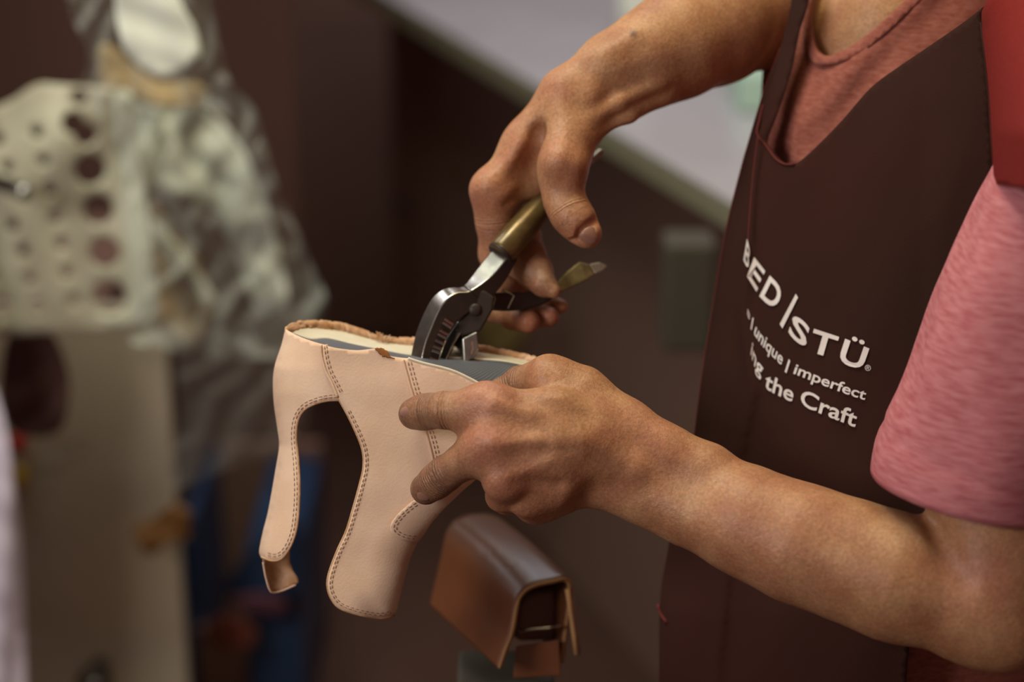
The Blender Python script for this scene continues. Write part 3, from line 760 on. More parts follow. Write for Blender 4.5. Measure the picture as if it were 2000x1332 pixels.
def loft(name, curves, m, n=70, thick=0.0, parent=None, sub=4, rough=0.0):
    """surface through several 3-D guide curves (x, y, offset)"""
    R = []
    for c in curves:
        c = catmull([np.array(p, float) for p in c], 4); acc = np.concatenate([[0], np.cumsum(np.linalg.norm(np.diff(c[:, :2], axis=0), axis=1))])
        u = np.linspace(0, acc[-1], n); R.append(np.stack([np.interp(u, acc, c[:, k]) for k in range(3)], 1))
    rows = []
    for a, b in zip(R, R[1:]):
        for k in range(sub): rows.append(a + (b - a) * k / sub)
    rows.append(R[-1]); rows = np.array(rows)
    if rough: rows = rows + rng.normal(0, rough, rows.shape) * np.array([0.5, 1, 1])
    V = [W(*p) for r in rows for p in r]; k = len(rows)
    F = [(i * n + j, i * n + j + 1, (i + 1) * n + j + 1, (i + 1) * n + j) for i in range(k - 1) for j in range(n - 1)]
    o = link_mesh(name, V, F, m, parent)
    if thick:
        s = o.modifiers.new('thickness', 'SOLIDIFY'); s.thickness = thick; s.offset = 0
    return o
far_rim = [(558, 641, 34), (566, 634, 42), (592, 628, 56), (657, 630, 68), (713, 647, 71), (750, 660, 72), (806, 661, 72), (870, 667, 72), (936, 675, 72), (1006, 688, 70), (1053, 701, 62), (1085, 722, 45)]
far_low = [(560, 650, 35), (576, 647, 41), (598, 641, 54), (657, 645, 66), (713, 659, 69), (750, 669, 70), (806, 675, 70), (870, 679, 70), (936, 687, 70), (1006, 699, 68), (1053, 712, 60), (1080, 730, 45)]
cream_low = [(574, 652, 35), (588, 658, 36), (609, 664, 38), (640, 662, 45), (684, 672, 45), (729, 681, 44), (796, 694, 46), (860, 699, 50), (935, 703, 52), (985, 707, 52), (1030, 717, 48), (1070, 735, 40)]
near_in = [(590, 665, 22), (600, 668, 18), (620, 674, 12), (640, 680, 8), (690, 690, 6), (735, 692, 6), (800, 706, 6), (850, 722, 7), (905, 742, 8), (945, 764, 9), (990, 790, 12), (1030, 790, 20)]
loft('far_wall', [[(x, y + 105, d - 4) for x, y, d in far_rim[1:]], [(x, y + 14, d) for x, y, d in far_rim[1:]], far_rim[1:]], ML, 90, 0.0018, shoe)
loft('rolled_edge', [far_rim, [(x, y + 5, d - 3) for x, y, d in far_rim], far_low], M['leather_edge'], 160, 0.0022, shoe, 3, 0.55)
loft('lining', [far_low, [((a[0] + b[0]) / 2, (a[1] + b[1]) / 2, (a[2] + b[2]) / 2 + 1.5) for a, b in zip(far_low, cream_low)], cream_low], M['lining'], 90, 0.0012, shoe)
loft('insole', [[(x, y + 1, d) for x, y, d in cream_low], [(a[0] * .5 + b[0] * .5, a[1] * .5 + b[1] * .5 - 1.5, a[2] * .5 + b[2] * .5) for a, b in zip(cream_low, near_in)], near_in], M['woven'], 90, 0.0015, shoe)
# torn tuft on the far rim, and the far end of the heel strap
bm_ = bmesh.new()
for k in range(7):
    x, y = 736 + 3.5 * k, 655 + k
    tube(bm_, [W(x, y + 6, 66), W(x + rng.uniform(-3, 3), y - rng.uniform(2, 6), 64), W(x + rng.uniform(-6, 6), y - rng.uniform(4, 14) * (1.2 if k == 2 else .6), 64)], [0.0009, 0.0007, 0.0002], 5)
bm_obj('torn_fringe', bm_, M['leather_edge'], shoe, True)
sheet('far_strap', [(540, 960), (528, 1040), (514, 1085), (513, 1098), (519, 1126), (526, 1150), (533, 1157), (550, 1154), (578, 1142), (583, 1132), (570, 1108), (566, 1080), (574, 1000)],
      lambda x, y: 52 - 14 * np.clip((560 - x) / 50, 0, 1) ** 2 + 0 * y, M['leather_edge'], shoe, 1.6, 7)
edge_tube('strap_tip_edge', [(514, 1098), (519, 1126), (526, 1150), (533, 1157), (550, 1154), (578, 1142)], lambda x, y: 51 - 14 * np.clip((560 - x) / 50, 0, 1) ** 2, 0.0008, M['leather_tan'])

# ================================================================== LASTING PLIERS
pl = empty('lasting_pliers', W(920, 600, 50), 'steel lasting pliers with a bronze grip biting the edge of the shoe', 'pliers')
def quad(L1, L2, L3, d, t1=7, t2=6):
    L4 = (L1[0] + L3[0] - L2[0], L1[1] + L3[1] - L2[1])
    return [W(*L1, d + t1), W(*L2, d), W(*L3, d + t2), W(*L4, d + t1 + t2)]
US = [((964, 485), (998, 494), (1012, 508), 54), ((934, 522), (962, 538), (980, 560), 50), ((905, 558), (919, 568), (945, 595), 45), ((884, 561), (896, 571), (924, 605), 43),
      ((866, 564), (878, 580), (912, 614), 41), ((848, 577), (864, 596), (900, 622), 40), ((836, 594), (854, 614), (886, 635), 39), ((823, 621), (841, 645), (873, 661), 37),
      ((810, 657), (831, 671), (864, 683), 35), ((801, 698), (824, 701), (854, 711), 33)]
def resample(secs, k=4):
    A = np.array([[*s[0], *s[1], *s[2], s[3]] for s in secs], float); out = []
    for i in range(len(A) - 1):
        p0 = A[max(i - 1, 0)]; p1 = A[i]; p2 = A[i + 1]; p3 = A[min(i + 2, len(A) - 1)]
        for j in range(k):
            t = j / k
            out.append(0.5 * ((2 * p1) + (-p0 + p2) * t + (2 * p0 - 5 * p1 + 4 * p2 - p3) * t * t + (-p0 + 3 * p1 - 3 * p2 + p3) * t ** 3))
    out.append(A[-1]); return out
US_ = resample(US)
uj = sections('upper_jaw', [quad(s[0:2], s[2:4], s[4:6], s[6], 8, 5) for s in US_[8:]], M['steel'], pl, 0.0008)
uj.data.polygons.foreach_set('use_smooth', [True] * len(uj.data.polygons))
uj.modifiers['bevel'].angle_limit = math.radians(50)
uh = sections('handle_arm', [quad(s[0:2], s[2:4], s[4:6], s[6], 8, 5) for s in US_[:9]], M['steel'], pl, 0.0008)
for o_ in (uj, uh):
    o_.data.polygons.foreach_set('use_smooth', [True] * len(o_.data.polygons)); o_.data.set_sharp_from_angle(angle=math.radians(48))
    o_.data.materials.append(M['dark_steel'])
    for p_ in o_.data.polygons:
        if p_.index < (len(o_.data.vertices) // 4 - 1) * 4 and p_.index % 4 in (1, 2): p_.material_index = 1  # side and under faces coloured dark to stand in for their shade
bm_ = bmesh.new()
for k in range(8):
    s = US_[24 + int(k * 1.6)] if 24 + int(k * 1.6) < len(US_) else US_[-1]
    L2 = np.array(s[2:4]); L3 = np.array(s[4:6]); a = L2 + (L3 - L2) * 0.42; b = L2 + (L3 - L2) * 0.95
    tube(bm_, [W(*a, s[6] + 1.2), W(*b, s[6] + 4.0)], 0.00115, 6)
bm_obj('teeth', bm_, M['steel'], uj, False)
lj = sections('lower_jaw', [
    [W(893, 628, 52), W(925, 622, 50), W(930, 640, 62), W(898, 645, 64)],
    [W(872, 660, 50), W(902, 648, 48), W(906, 650, 62), W(876, 664, 64)],
    [W(863, 685, 48), W(884, 676, 46), W(888, 678, 60), W(867, 688, 62)],
    [W(853, 712, 46), W(868, 711, 44), W(872, 712, 58), W(857, 714, 60)]], M['steel'], pl, 0.0008)
hb = [(902, 662), (918, 654), (932, 647), (936, 682), (930, 696), (905, 712)]
hm = sections('hammer_lug', [[W(x, y, 46) for x, y in hb], [W(x - 6, y + 1, 52) for x, y in hb], [W(x - 20, y + 2, 66) for x, y in hb]], M['steel'], pl, 0.0012)
sections('lug_slot', [[W(920, 668, 45.6), W(924, 666, 45.6), W(926, 682, 45.6), W(921, 694, 45.6), W(919, 690, 45.6), W(922, 680, 45.6)], [W(920, 668, 47), W(924, 666, 47), W(926, 682, 47), W(921, 694, 47), W(919, 690, 47), W(922, 680, 47)]], M['dark'], hm, 0)
pv = [(918, 570), (945, 566), (966, 580), (962, 606), (938, 648), (905, 656), (888, 646), (898, 624), (915, 606)]
pvo = sections('pivot_body', [[W(x, y, 48) for x, y in pv], [W(x, y, 62) for x, y in pv]], M['dark_steel'], pl, 0.0015)
bm_ = bmesh.new(); c_ = W(928, 605, 47); back = (W(928, 605, 50) - c_).normalized()
tube(bm_, [c_ - back * 0.0012, c_ - back * 0.0004, c_ + back * 0.003], [0.0025, 0.0042, 0.0046], 20); bm_obj('pivot_rivet', bm_, M['dark_steel'], pl, True)
LH = [((948, 572), (954, 606), 60), ((985, 571), (985, 608), 66), ((1020, 571), (1022, 606), 72), ((1052, 566), (1057, 597), 77), ((1082, 555), (1093, 575), 81)]
sections('lower_handle', [[W(*a, d), W(*b, d), W(*b, d + 9), W(*a, d + 9)] for a, b, d in LH], M['dark_steel'], pl, 0.002)
M['brass'] = mat('worn_brass', (0.34, 0.27, 0.11), 0.45, 0.6, var=(0.16, 0.12, 0.05), vscale=110, bump=0.6, bscale=160)
for nm_, mt_, ss_ in (('worn_handle_end', M['brass'], slice(0, 4)), ('worn_handle_tip', M['worn_steel'], slice(3, 6))):
    sections(nm_, [[W(*a, d), W(*b, d), W(*b, d + e), W(*a, d + e)] for a, b, d, e in
         [((1083, 556), (1095, 572), 80, 9), ((1108, 530), (1120, 560), 81, 9), ((1132, 511), (1146, 547), 82, 8), ((1150, 516), (1162, 536), 83, 5), ((1170, 512), (1176, 530), 84, 4), ((1186, 519), (1184, 524), 85, 3)][ss_]], mt_, pl, 0.0012)
bm_ = bmesh.new()
for q in ([(962, 568), (967, 584), (960, 608)], [(980, 566), (996, 572), (1004, 578), (992, 602)]):
    tube(bm_, [W(x, y, 57 + (x - 950) * 0.12) for x, y in q], 0.0005, 5)
bm_obj('spring_wire', bm_, M['worn_steel'], pl, True)
grip_p = [(976, 498, 59), (983, 490, 60), (1012, 456, 66), (1046, 416, 75), (1080, 380, 88), (1108, 354, 99), (1124, 340, 105)]
grip = tube_obj('grip', [W(*p) for p in grip_p], [rad(27, 60), rad(29, 60), rad(29, 66), rad(26, 75), rad(21, 88), rad(16, 100), rad(10, 104)], M['grip'], pl, 24)
tube_obj('grip_collar', [W(975, 499, 58.5), W(979, 495, 59.2)], [rad(27.5, 60), rad(28.5, 60)], M['dark_steel'], grip, 24)
tube_obj('handle_rod', [W(1108, 354, 100), W(1140, 325, 109), W(1172, 297, 117), W(1179, 295, 118)], [rad(8, 105), rad(7, 109), rad(7, 115), rad(4, 115)], M['worn_steel'], pl, 12)

# ================================================================== PERSON
person = empty('person', (W(1780, 900, 180).x, W(1780, 900, 180).y, 0.0),
               'person in pink heather t-shirt and dark printed apron pulling a shoe with pliers', 'person')

def build_limb(base, fingers, k_base, h, lo_px, hi_px, dlo, dhi, extra=(), cuts=(), k_finger=0.007, upper=None, k_upper=0.006, post=()):
    """base: list of (chain, k); fingers: list of (chain, k)"""
    a = np.array([cc(lo_px[0], lo_px[1], dhi), cc(hi_px[0], hi_px[1], dhi), cc(lo_px[0], lo_px[1], dlo), cc(hi_px[0], hi_px[1], dlo)])
    fd = Field(a.min(0) - 0.004, a.max(0) + 0.004, h)
    for ch, k in base: add_chain(fd, fd.F, ch, k)
    if upper:
        G = np.full_like(fd.F, 1.0)
        for ch, k in upper: add_chain(fd, G, ch, k)
        fd.F[...] = smin(fd.F, G, k_upper)
    for ch, k in extra: add_chain(fd, fd.F, ch, k)
    for ch, k in cuts: add_chain(fd, fd.F, ch, k, True)
    B = fd.F; R = B.copy()
    for ch, k, kw in fingers:
        G = np.full_like(B, 1.0)
        add_chain(fd, G, ch, k)
        R = np.minimum(R, smin(B, G, kw))
    for ch, k in post: add_chain(fd, R, ch, k, True)
    fd.F = R
    V, Q = surface(fd)
    return relax(V, Q, 2), Q

def finger_attrs(V, chains, red_spots, dirt_spots):
    n = len(V); along = np.zeros(n); wr = np.zeros(n); best = np.full(n, 1e9)
    for ch, joints in chains:
        P = [px(p) for p in ch]; s0 = 0.0; ss = [0.0]
        for (a, ra), (b, rb) in zip(P, P[1:]): ss.append(ss[-1] + np.linalg.norm(b - a))
        for i, ((a, ra), (b, rb)) in enumerate(zip(P, P[1:])):
            ab = b - a; t = np.clip((V - a) @ ab / (ab @ ab), 0, 1); d = np.linalg.norm(V - (a + t[:, None] * ab), axis=1) - (ra + (rb - ra) * t)
            m = d < best; best[m] = d[m]
            al = ss[i] + t * np.linalg.norm(ab); along[m] = al[m]
            w = np.zeros(n)
            for j, wd in joints: w += np.exp(-((al - ss[j]) / wd) ** 2)
            w *= np.clip(1 - (np.abs(d) - 0.001) / 0.003, 0, 1)
            wr[m] = w[m]
    red = np.zeros(n); dirt = np.zeros(n)
    for p, amt in red_spots:
        c, r = px(p); red = np.maximum(red, amt * np.exp(-(np.linalg.norm(V - c, axis=1) / r) ** 2))
    for p, amt in dirt_spots:
        c, r = px(p); dirt = np.maximum(dirt, amt * np.exp(-(np.linalg.norm(V - c, axis=1) / r) ** 2))
    return along, np.stack([red, dirt, np.clip(wr, 0, 1) * 0.5], 1)

# ---- left arm: forearm from the elbow, wrist, back of the hand, two straight fingers on the leather, two curled under
L_base = [
    ([(1194, 836, -20, 52), (1232, 850, -22, 53), (1300, 888, -26, 52), (1378, 928, -30, 56), (1466, 1006, -40, 86), (1558, 1058, -50, 103), (1655, 1093, -58, 113), (1753, 1128, -68, 119), (1900, 1185, -80, 104)], 0.012),
    ([(1150, 905, -14, 56), (1194, 934, -18, 52), (1270, 968, -24, 52), (1348, 1002, -30, 56), (1454, 1026, -40, 84), (1558, 1062, -50, 100)], 0.016),
    ([(1185, 838, -22, 46), (1080, 808, -38, 42), (955, 790, -40, 35)], 0.014),
    ([(1180, 862, -24, 46), (1075, 858, -42, 42), (964, 866, -45, 35)], 0.014),
    ([(1175, 892, -24, 44), (1085, 905, -38, 40), (986, 938, -41, 34)], 0.014),
    ([(1160, 922, -18, 44), (1090, 945, -28, 40), (1032, 966, -28, 37)], 0.014),
    ([(1140, 860, -6, 66), (1020, 865, -16, 48)], 0.016),
    ([(940, 806, -36, 30), (930, 838, -36, 27), (938, 872, -38, 29)], 0.010),
    ([(1150, 925, -8, 48), (1070, 960, -12, 42), (1050, 962, -10, 40)], 0.014),
    ([(1200, 826, -12, 52), (1135, 768, -12, 45), (1074, 742, -8, 38)], 0.014),
]
L_upper = [([(1940, 1200, -80, 112), (1938, 1120, -78, 118), (1945, 1000, -76, 126), (1985, 800, -84, 134), (2045, 550, -92, 140)], 0.01),
           ([(1900, 1190, -78, 100), (1972, 1232, -84, 66)], 0.012)]
L_extra = [
    ([(944, 784, -46, 26), (962, 790, -47, 26)], 0.014), ([(950, 864, -52, 26), (966, 866, -53, 24)], 0.014),
    ([(976, 938, -50, 24), (990, 938, -50, 22)], 0.010), ([(1072, 735, -14, 32), (1085, 738, -15, 30)], 0.012),
    ([(1130, 838, -50, 6), (1040, 808, -54, 6), (965, 788, -56, 8)], 0.007),                # extensor tendons
    ([(1130, 862, -54, 5), (1050, 860, -58, 6), (965, 864, -60, 8)], 0.007),
    ([(1130, 885, -52, 5), (1065, 898, -54, 6), (995, 932, -54, 8)], 0.007),
    ([(1150, 905, -44, 4), (1100, 892, -51, 5), (1040, 886, -54, 4), (1000, 902, -54, 4)], 0.005),   # veins
    ([(1120, 925, -44, 4), (1085, 932, -46, 5), (1040, 925, -50, 5), (1000, 915, -53, 4)], 0.005),
    ([(1210, 905, -36, 4), (1170, 872, -44, 5), (1120, 850, -53, 4)], 0.005),
    ([(1212, 900, -38, 26), (1236, 912, -38, 26)], 0.012),                                   # wrist bone
    ([(1150, 848, -34, 44), (985, 830, -44, 33)], 0.016), ([(1150, 880, -32, 44), (990, 902, -42, 32)], 0.016),
]
L_cuts = [([(1150, 812, -58, 8), (1110, 800, -63, 9), (1030, 772, -62, 8)], 0.014),
          ([(1060, 830, -68, 9), (990, 828, -72, 9)], 0.014), ([(1060, 884, -67, 7), (995, 903, -69, 8)], 0.010),
          ([(1090, 950, -52, 7), (1010, 948, -60, 6)], 0.008), ([(1168, 965, -50, 8), (1130, 990, -34, 8)], 0.012),
          ([(1826, 1022, -86, 6), (1848, 1080, -108, 6), (1882, 1132, -115, 3)], 0.012)]
L_index = [(955, 792, -40, 36), (905, 800, -37, 35), (868, 801, -32, 35), (842, 803, -22, 33), (826, 805, -17, 33), (809, 808, -12, 31)]
L_middle = [(964, 868, -45, 36), (930, 890, -42, 35), (900, 905, -35, 34), (869, 926, -27, 34), (852, 940, -21, 33), (832, 955, -14, 31)]
L_ring = [(986, 938, -41, 34), (980, 968, -22, 30), (990, 975, 6, 28), (1010, 950, 26, 27), (1030, 915, 26, 26)]
L_pinky = [(1032, 966, -28, 36), (1042, 988, -12, 26), (1050, 985, 8, 24), (1058, 960, 20, 23), (1066, 930, 20, 22)]
L_thumb = [(1074, 742, -8, 37), (1040, 744, 4, 33), (1016, 748, 12, 32), (985, 768, 18, 30), (960, 788, 22, 29)]
VL, QL = build_limb(L_base, [(L_index, 0.004, 0.010), (L_middle, 0.004, 0.010), (L_ring, 0.004, 0.010), (L_pinky, 0.004, 0.012), (L_thumb, 0.004, 0.012)],
                    0.012, 0.00125, (760, 560), (2120, 1340), -140, 60, L_extra, L_cuts, upper=L_upper, k_upper=0.008)
alL, tnL = finger_attrs(VL, [(L_index, [(2, 0.006), (3, 0.004)]), (L_middle, [(3, 0.005), (4, 0.003)]), (L_thumb, [(2, 0.007)])],
    [((950, 785, -50, 55), .8), ((955, 865, -55, 60), .9), ((985, 940, -48, 60), .9), ((1020, 900, -50, 80), .5), ((1075, 930, -40, 90), .55), ((1260, 850, -40, 90), .45), ((1500, 1040, -70, 160), .35),
     ((1915, 1120, -110, 90), .6), ((1040, 985, -30, 60), .7), ((1215, 920, -35, 60), .45)],
    [((800, 806, -11, 60), 1.0), ((850, 802, -25, 60), .85), ((828, 956, -13, 65), 1.0), ((872, 930, -30, 60), .85), ((915, 905, -40, 50), .6), ((900, 800, -36, 45), .55), ((1005, 745, 12, 50), .7), ((1150, 828, -60, 7), 1.3), ((975, 833, -72, 7), .8)])

# ---- right arm: forearm from above, hand turned down over the plier handles
R_base = [
    ([(1640, -75, 230, 124), (1560, -24, 190, 120), (1480, 12, 152, 116), (1394, 53, 116, 108), (1317, 90, 94, 98), (1267, 115, 84, 86)], 0.012),
    ([(1317, 76, 90, 72), (1267, 96, 77, 62), (1190, 128, 70, 54), (1112, 186, 66, 50)], 0.014),
    ([(1317, 104, 98, 72), (1267, 138, 86, 58), (1206, 182, 80, 52), (1140, 216, 72, 50)], 0.014),
    ([(1108, 190, 70, 50), (1033, 283, 78, 45), (962, 372, 78, 36)], 0.014),
    ([(1110, 195, 84, 46), (1030, 305, 104, 36), (970, 392, 102, 34)], 0.014),
    ([(1115, 200, 96, 44), (1048, 315, 122, 36), (990, 405, 122, 32)], 0.014),
    ([(1120, 205, 104, 42), (1062, 325, 136, 34), (1015, 410, 138, 28)], 0.014),
    ([(1132, 222, 66, 46), (1116, 272, 58, 43), (1100, 322, 54, 42)], 0.012),
    ([(1085, 250, 78, 46), (1050, 320, 88, 40), (1022, 352, 88, 32)], 0.014),
    ([(1040, 365, 82, 20), (998, 372, 80, 22)], 0.010),
]
R_extra = [
    ([(956, 362, 66, 26), (968, 378, 68, 26)], 0.012), ([(1092, 316, 38, 32), (1112, 322, 40, 30)], 0.012),
    ([(1145, 178, 56, 16), (1100, 215, 56, 14), (1096, 300, 40, 14)], 0.012),                    # thumb tendon
    ([(1098, 170, 56, 6), (1040, 250, 63, 6), (968, 352, 64, 8)], 0.008),
    ([(1370, 140, 92, 6), (1300, 184, 76, 7), (1230, 226, 64, 6), (1165, 258, 58, 8)], 0.010), ([(1290, 160, 62, 6), (1210, 200, 56, 6), (1150, 236, 52, 8)], 0.008),
    ([(1240, 70, 55, 6), (1160, 130, 54, 6)], 0.010),
]
R_post = [([(1120, 466, 42, 4), (1136, 452, 34, 4), (1152, 440, 33, 4), (1166, 428, 40, 4)], 0.005), ([(1022, 374, 66, 3), (1036, 380, 64, 3), (1048, 386, 62, 3)], 0.005)]
R_cuts = [([(1052, 262, 60, 9), (1046, 320, 63, 10), (1050, 376, 62, 9)], 0.014), ([(984, 396, 66, 6), (1010, 388, 68, 6)], 0.008),
          ([(1142, 128, 40, 10), (1128, 190, 36, 10)], 0.014)]
R_index = [(962, 374, 78, 37), (968, 432, 84, 37), (974, 496, 96, 37), (1004, 487, 100, 40), (1024, 504, 91, 41), (1045, 532, 79, 34), (1062, 555, 70, 23), (1082, 569, 65, 14)]
R_middle = [(970, 392, 102, 34), (1022, 462, 124, 33), (978, 560, 120, 30), (966, 602, 104, 26), (1000, 618, 92, 24), (1032, 628, 80, 23)]
R_ring = [(990, 405, 122, 32), (1020, 500, 138, 30), (1000, 590, 130, 26), (1020, 612, 112, 23), (1050, 617, 98, 21), (1072, 619, 90, 20)]
R_pinky = [(1015, 410, 138, 28), (1040, 500, 150, 25), (1040, 575, 142, 22), (1060, 595, 122, 18), (1080, 597, 108, 17), (1094, 598, 100, 15)]
R_thumb = [(1099, 324, 54, 40), (1096, 356, 52, 37), (1101, 390, 50, 37), (1115, 417, 47, 38), (1128, 434, 45, 34), (1138, 448, 44, 28), (1149, 459, 43, 25.5)]
R_palm2 = [(1040, 440, 108, 24), (1044, 480, 104, 28)]
VR, QR = build_limb(R_base, [(R_index, 0.005, 0.012), (R_middle, 0.004, 0.008), (R_ring, 0.004, 0.008), (R_pinky, 0.004, 0.008), (R_thumb, 0.006, 0.012)],
                    0.012, 0.00115, (900, -120), (1700, 670), 20, 200, R_extra, R_cuts, post=R_post)
alR, tnR = finger_attrs(VR, [(R_index, [(1, 0.006), (4, 0.006)]), (R_thumb, [(3, 0.003)]), (R_middle, [(4, 0.006)])],
    [((945, 385, 70, 60), .8), ((1105, 325, 40, 60), .6), ((950, 450, 80, 70), .6), ((1140, 450, 46, 55), .6), ((1040, 630, 80, 60), .7), ((1075, 620, 88, 40), .7), ((1000, 290, 62, 60), .45), ((1080, 180, 60, 50), .4)],
    [((1060, 545, 72, 45), .8), ((1020, 520, 85, 45), .5), ((1130, 425, 40, 30), .35), ((1085, 201, 52, 7), 1.2), ((1237, 65, 50, 8), 1.0)])

# ---- torso and neck
TOR = [(1830, -40, 190, 300), (1810, 200, 185, 318), (1775, 600, 180, 345), (1740, 1000, 185, 360), (1720, 1400, 190, 370)]
_ty = np.array([t[1] for t in TOR], float); _tx = np.array([t[0] for t in TOR], float); _td = np.array([t[2] for t in TOR], float); _tr = np.array([t[3] for t in TOR], float)
def torso_front(x, y, cl=0.985):
    cx_ = np.interp(y, _ty, _tx); dc = np.interp(y, _ty, _td); R = np.interp(y, _ty, _tr)
    u = np.clip((np.asarray(x, float) - cx_) / R, -cl, cl)
    return dc - np.sqrt(1 - u * u) * R / FPX * (D0 * 1000 + dc)
a = np.array([cc(1180, -420, 60), cc(2300, 1500, 60), cc(1180, -420, 340), cc(2300, 1500, 340)])
ft = Field(a.min(0) - 0.02, a.max(0) + 0.02, 0.006)
add_chain(ft, ft.F, [(x, y, d, r - w) for (x, y, d, r), w in zip(TOR, (4, 9, 18, 20, 20))], 0.01)
add_chain(ft, ft.F, [(1790, -60, 190, 170), (1760, -200, 185, 160)], 0.05)
add_chain(ft, ft.F, [(1720, 30, 105, 70), (1640, 60, 125, 50)], 0.03)
VT, QT = surface(ft)

# head bent over the work: it stays above the picture and shades the arms
HC = cc(1610, -520, 190); f_ = cc(900, 640, 40) - HC; f_ /= np.linalg.norm(f_)
f_ = f_ + np.array([-0.55, 0.45, 0.1]); f_ /= np.linalg.norm(f_)
u_ = np.array([0.0, 1.0, 0.0]); u_ = u_ - f_ * (u_ @ f_); u_ /= np.linalg.norm(u_); s_ = np.cross(f_, u_)
def hp_(f, u, s): return HC + f_ * f + u_ * u + s_ * s
fh = Field(HC - 0.17, HC + 0.15, 0.003)
def hs(F, a, b, ra, rb, k, sub=False): add_seg(fh, F, np.array(a), np.array(b), ra, rb, k, sub)
hs(fh.F, hp_(-0.02, 0.01, 0), hp_(0.015, 0.0, 0), 0.085, 0.078, 0.02)
hs(fh.F, hp_(0.045, -0.05, 0), hp_(0.065, -0.10, 0), 0.052, 0.030, 0.03)
for sg in (-1, 1):
    hs(fh.F, hp_(0.02, -0.07, 0.035 * sg), hp_(0.06, -0.10, 0.012 * sg), 0.034, 0.024, 0.03)
    hs(fh.F, hp_(0.070, -0.042, 0.036 * sg), hp_(0.078, -0.045, 0.03 * sg), 0.018, 0.016, 0.02)
    hs(fh.F, hp_(0.086, 0.004, 0.016 * sg), hp_(0.080, 0.008, 0.048 * sg), 0.009, 0.007, 0.012)
    hs(fh.F, hp_(0.100, -0.016, 0.033 * sg), hp_(0.098, -0.016, 0.034 * sg), 0.012, 0.012, 0.010, True)
    hs(fh.F, hp_(0.080, -0.016, 0.033 * sg), hp_(0.081, -0.016, 0.033 * sg), 0.0115, 0.0115, 0.003)
    hs(fh.F, hp_(-0.005, 0.012, 0.078 * sg), hp_(0.006, -0.035, 0.078 * sg), 0.012, 0.008, 0.006)
    hs(fh.F, hp_(0.002, -0.008, 0.092 * sg), hp_(0.006, -0.022, 0.090 * sg), 0.007, 0.005, 0.006, True)
    hs(fh.F, hp_(0.106, -0.052, 0.010 * sg), hp_(0.100, -0.050, 0.014 * sg), 0.008, 0.007, 0.006)
hs(fh.F, hp_(0.092, -0.005, 0), hp_(0.114, -0.046, 0), 0.008, 0.011, 0.012)
hs(fh.F, hp_(0.093, -0.074, -0.018), hp_(0.093, -0.074, 0.018), 0.007, 0.007, 0.008)
hs(fh.F, hp_(0.090, -0.084, -0.014), hp_(0.090, -0.084, 0.014), 0.008, 0.008, 0.008)
hs(fh.F, hp_(0.103, -0.078, -0.020), hp_(0.103, -0.078, 0.020), 0.003, 0.003, 0.003, True)
nk, _r = px((1800, -60, 190, 1))
hs(fh.F, hp_(-0.03, -0.05, 0), nk, 0.058, 0.062, 0.03)
VH, QH = surface(fh); VH = relax(VH, QH, 1)
fq = Field(HC - 0.13, HC + 0.13, 0.004)
add_seg(fq, fq.F, hp_(-0.028, 0.018, 0), hp_(0.008, 0.012, 0), 0.089, 0.082, 0.02)
add_seg(fq, fq.F, hp_(-0.06, -0.03, 0), hp_(-0.05, -0.06, 0), 0.055, 0.045, 0.03)
add_seg(fq, fq.F, hp_(0.10, -0.055, -0.03), hp_(0.10, -0.055, 0.03), 0.075, 0.075, 0.01, True)
add_seg(fq, fq.F, hp_(0.02, -0.05, -0.09), hp_(0.02, -0.05, 0.09), 0.040, 0.040, 0.01, True)
VQ, QQ = surface(fq)
link_mesh('hair', [CAM @ Vector(v) for v in VQ], QQ, mat('black_hair', (0.018, 0.012, 0.010), 0.5, bump=0.6, bscale=300, stretch=(1, 1, 0.2)), person)

nl, nr = len(VL), len(VR)
Vb = np.concatenate([VL, VR, VT, VH])
Vb = [CAM @ Vector(v) for v in Vb]
Fb = [tuple(q) for q in QL] + [tuple(q + nl) for q in QR] + [tuple(q + nl + nr) for q in QT] + [tuple(q + nl + nr + len(VT)) for q in QH]
body = link_mesh('body', Vb, Fb, [M['skin'], M['nail']], person)
tone = np.concatenate([tnL, tnR, np.zeros((len(VT) + len(VH), 3))]); along = np.concatenate([alL, alR, np.zeros(len(VT) + len(VH))])
ca = body.data.color_attributes.new('tone', 'FLOAT_COLOR', 'POINT')
ca.data.foreach_set('color', np.concatenate([tone, np.ones((len(tone), 1))], 1).astype(np.float32).ravel())
fa_ = body.data.attributes.new('along', 'FLOAT', 'POINT'); fa_.data.foreach_set('value', along.astype(np.float32))

# ---- fingernails and moles
def nail(c, axis, up, L, Wd, T=0.0012):
    bm = bmesh.new(); bmesh.ops.create_uvsphere(bm, u_segments=20, v_segments=12, radius=1.0)
    ax = Vector(axis).normalized(); u = Vector(up); u = (u - ax * u.dot(ax)).normalized(); s = ax.cross(u)
    for v in bm.verts:
        a, b, h = v.co.x, v.co.y, v.co.z
        sq = 1.0 - 0.16 * max(0, a) * abs(b)
        v.co = Vector(c) + ax * (a * L) + s * (b * Wd * sq) + u * (h * T - 0.42 * Wd * (b * b))
    return bm
def nail_obj(p, q, up, L, Wd, T=0.0014):
    c = W(*p); o = bm_obj('fingernail', nail(c, W(*q) - c, CAM.to_3x3() @ Vector(up), L, Wd, T), M['nail'], body, True)
    return o
nail_obj((1151, 462, 34.6), (1165, 474, 36.6), (0.12, -0.25, 1), 0.0062, 0.0066, 0.0019)
nail_obj((793, 803, -20.9), (777, 806, -14), (-0.35, 0.22, 1), 0.0062, 0.0062)
nail_obj((822, 962, -23.3), (806, 974, -16), (-0.3, 0.1, 1), 0.0064, 0.0064)

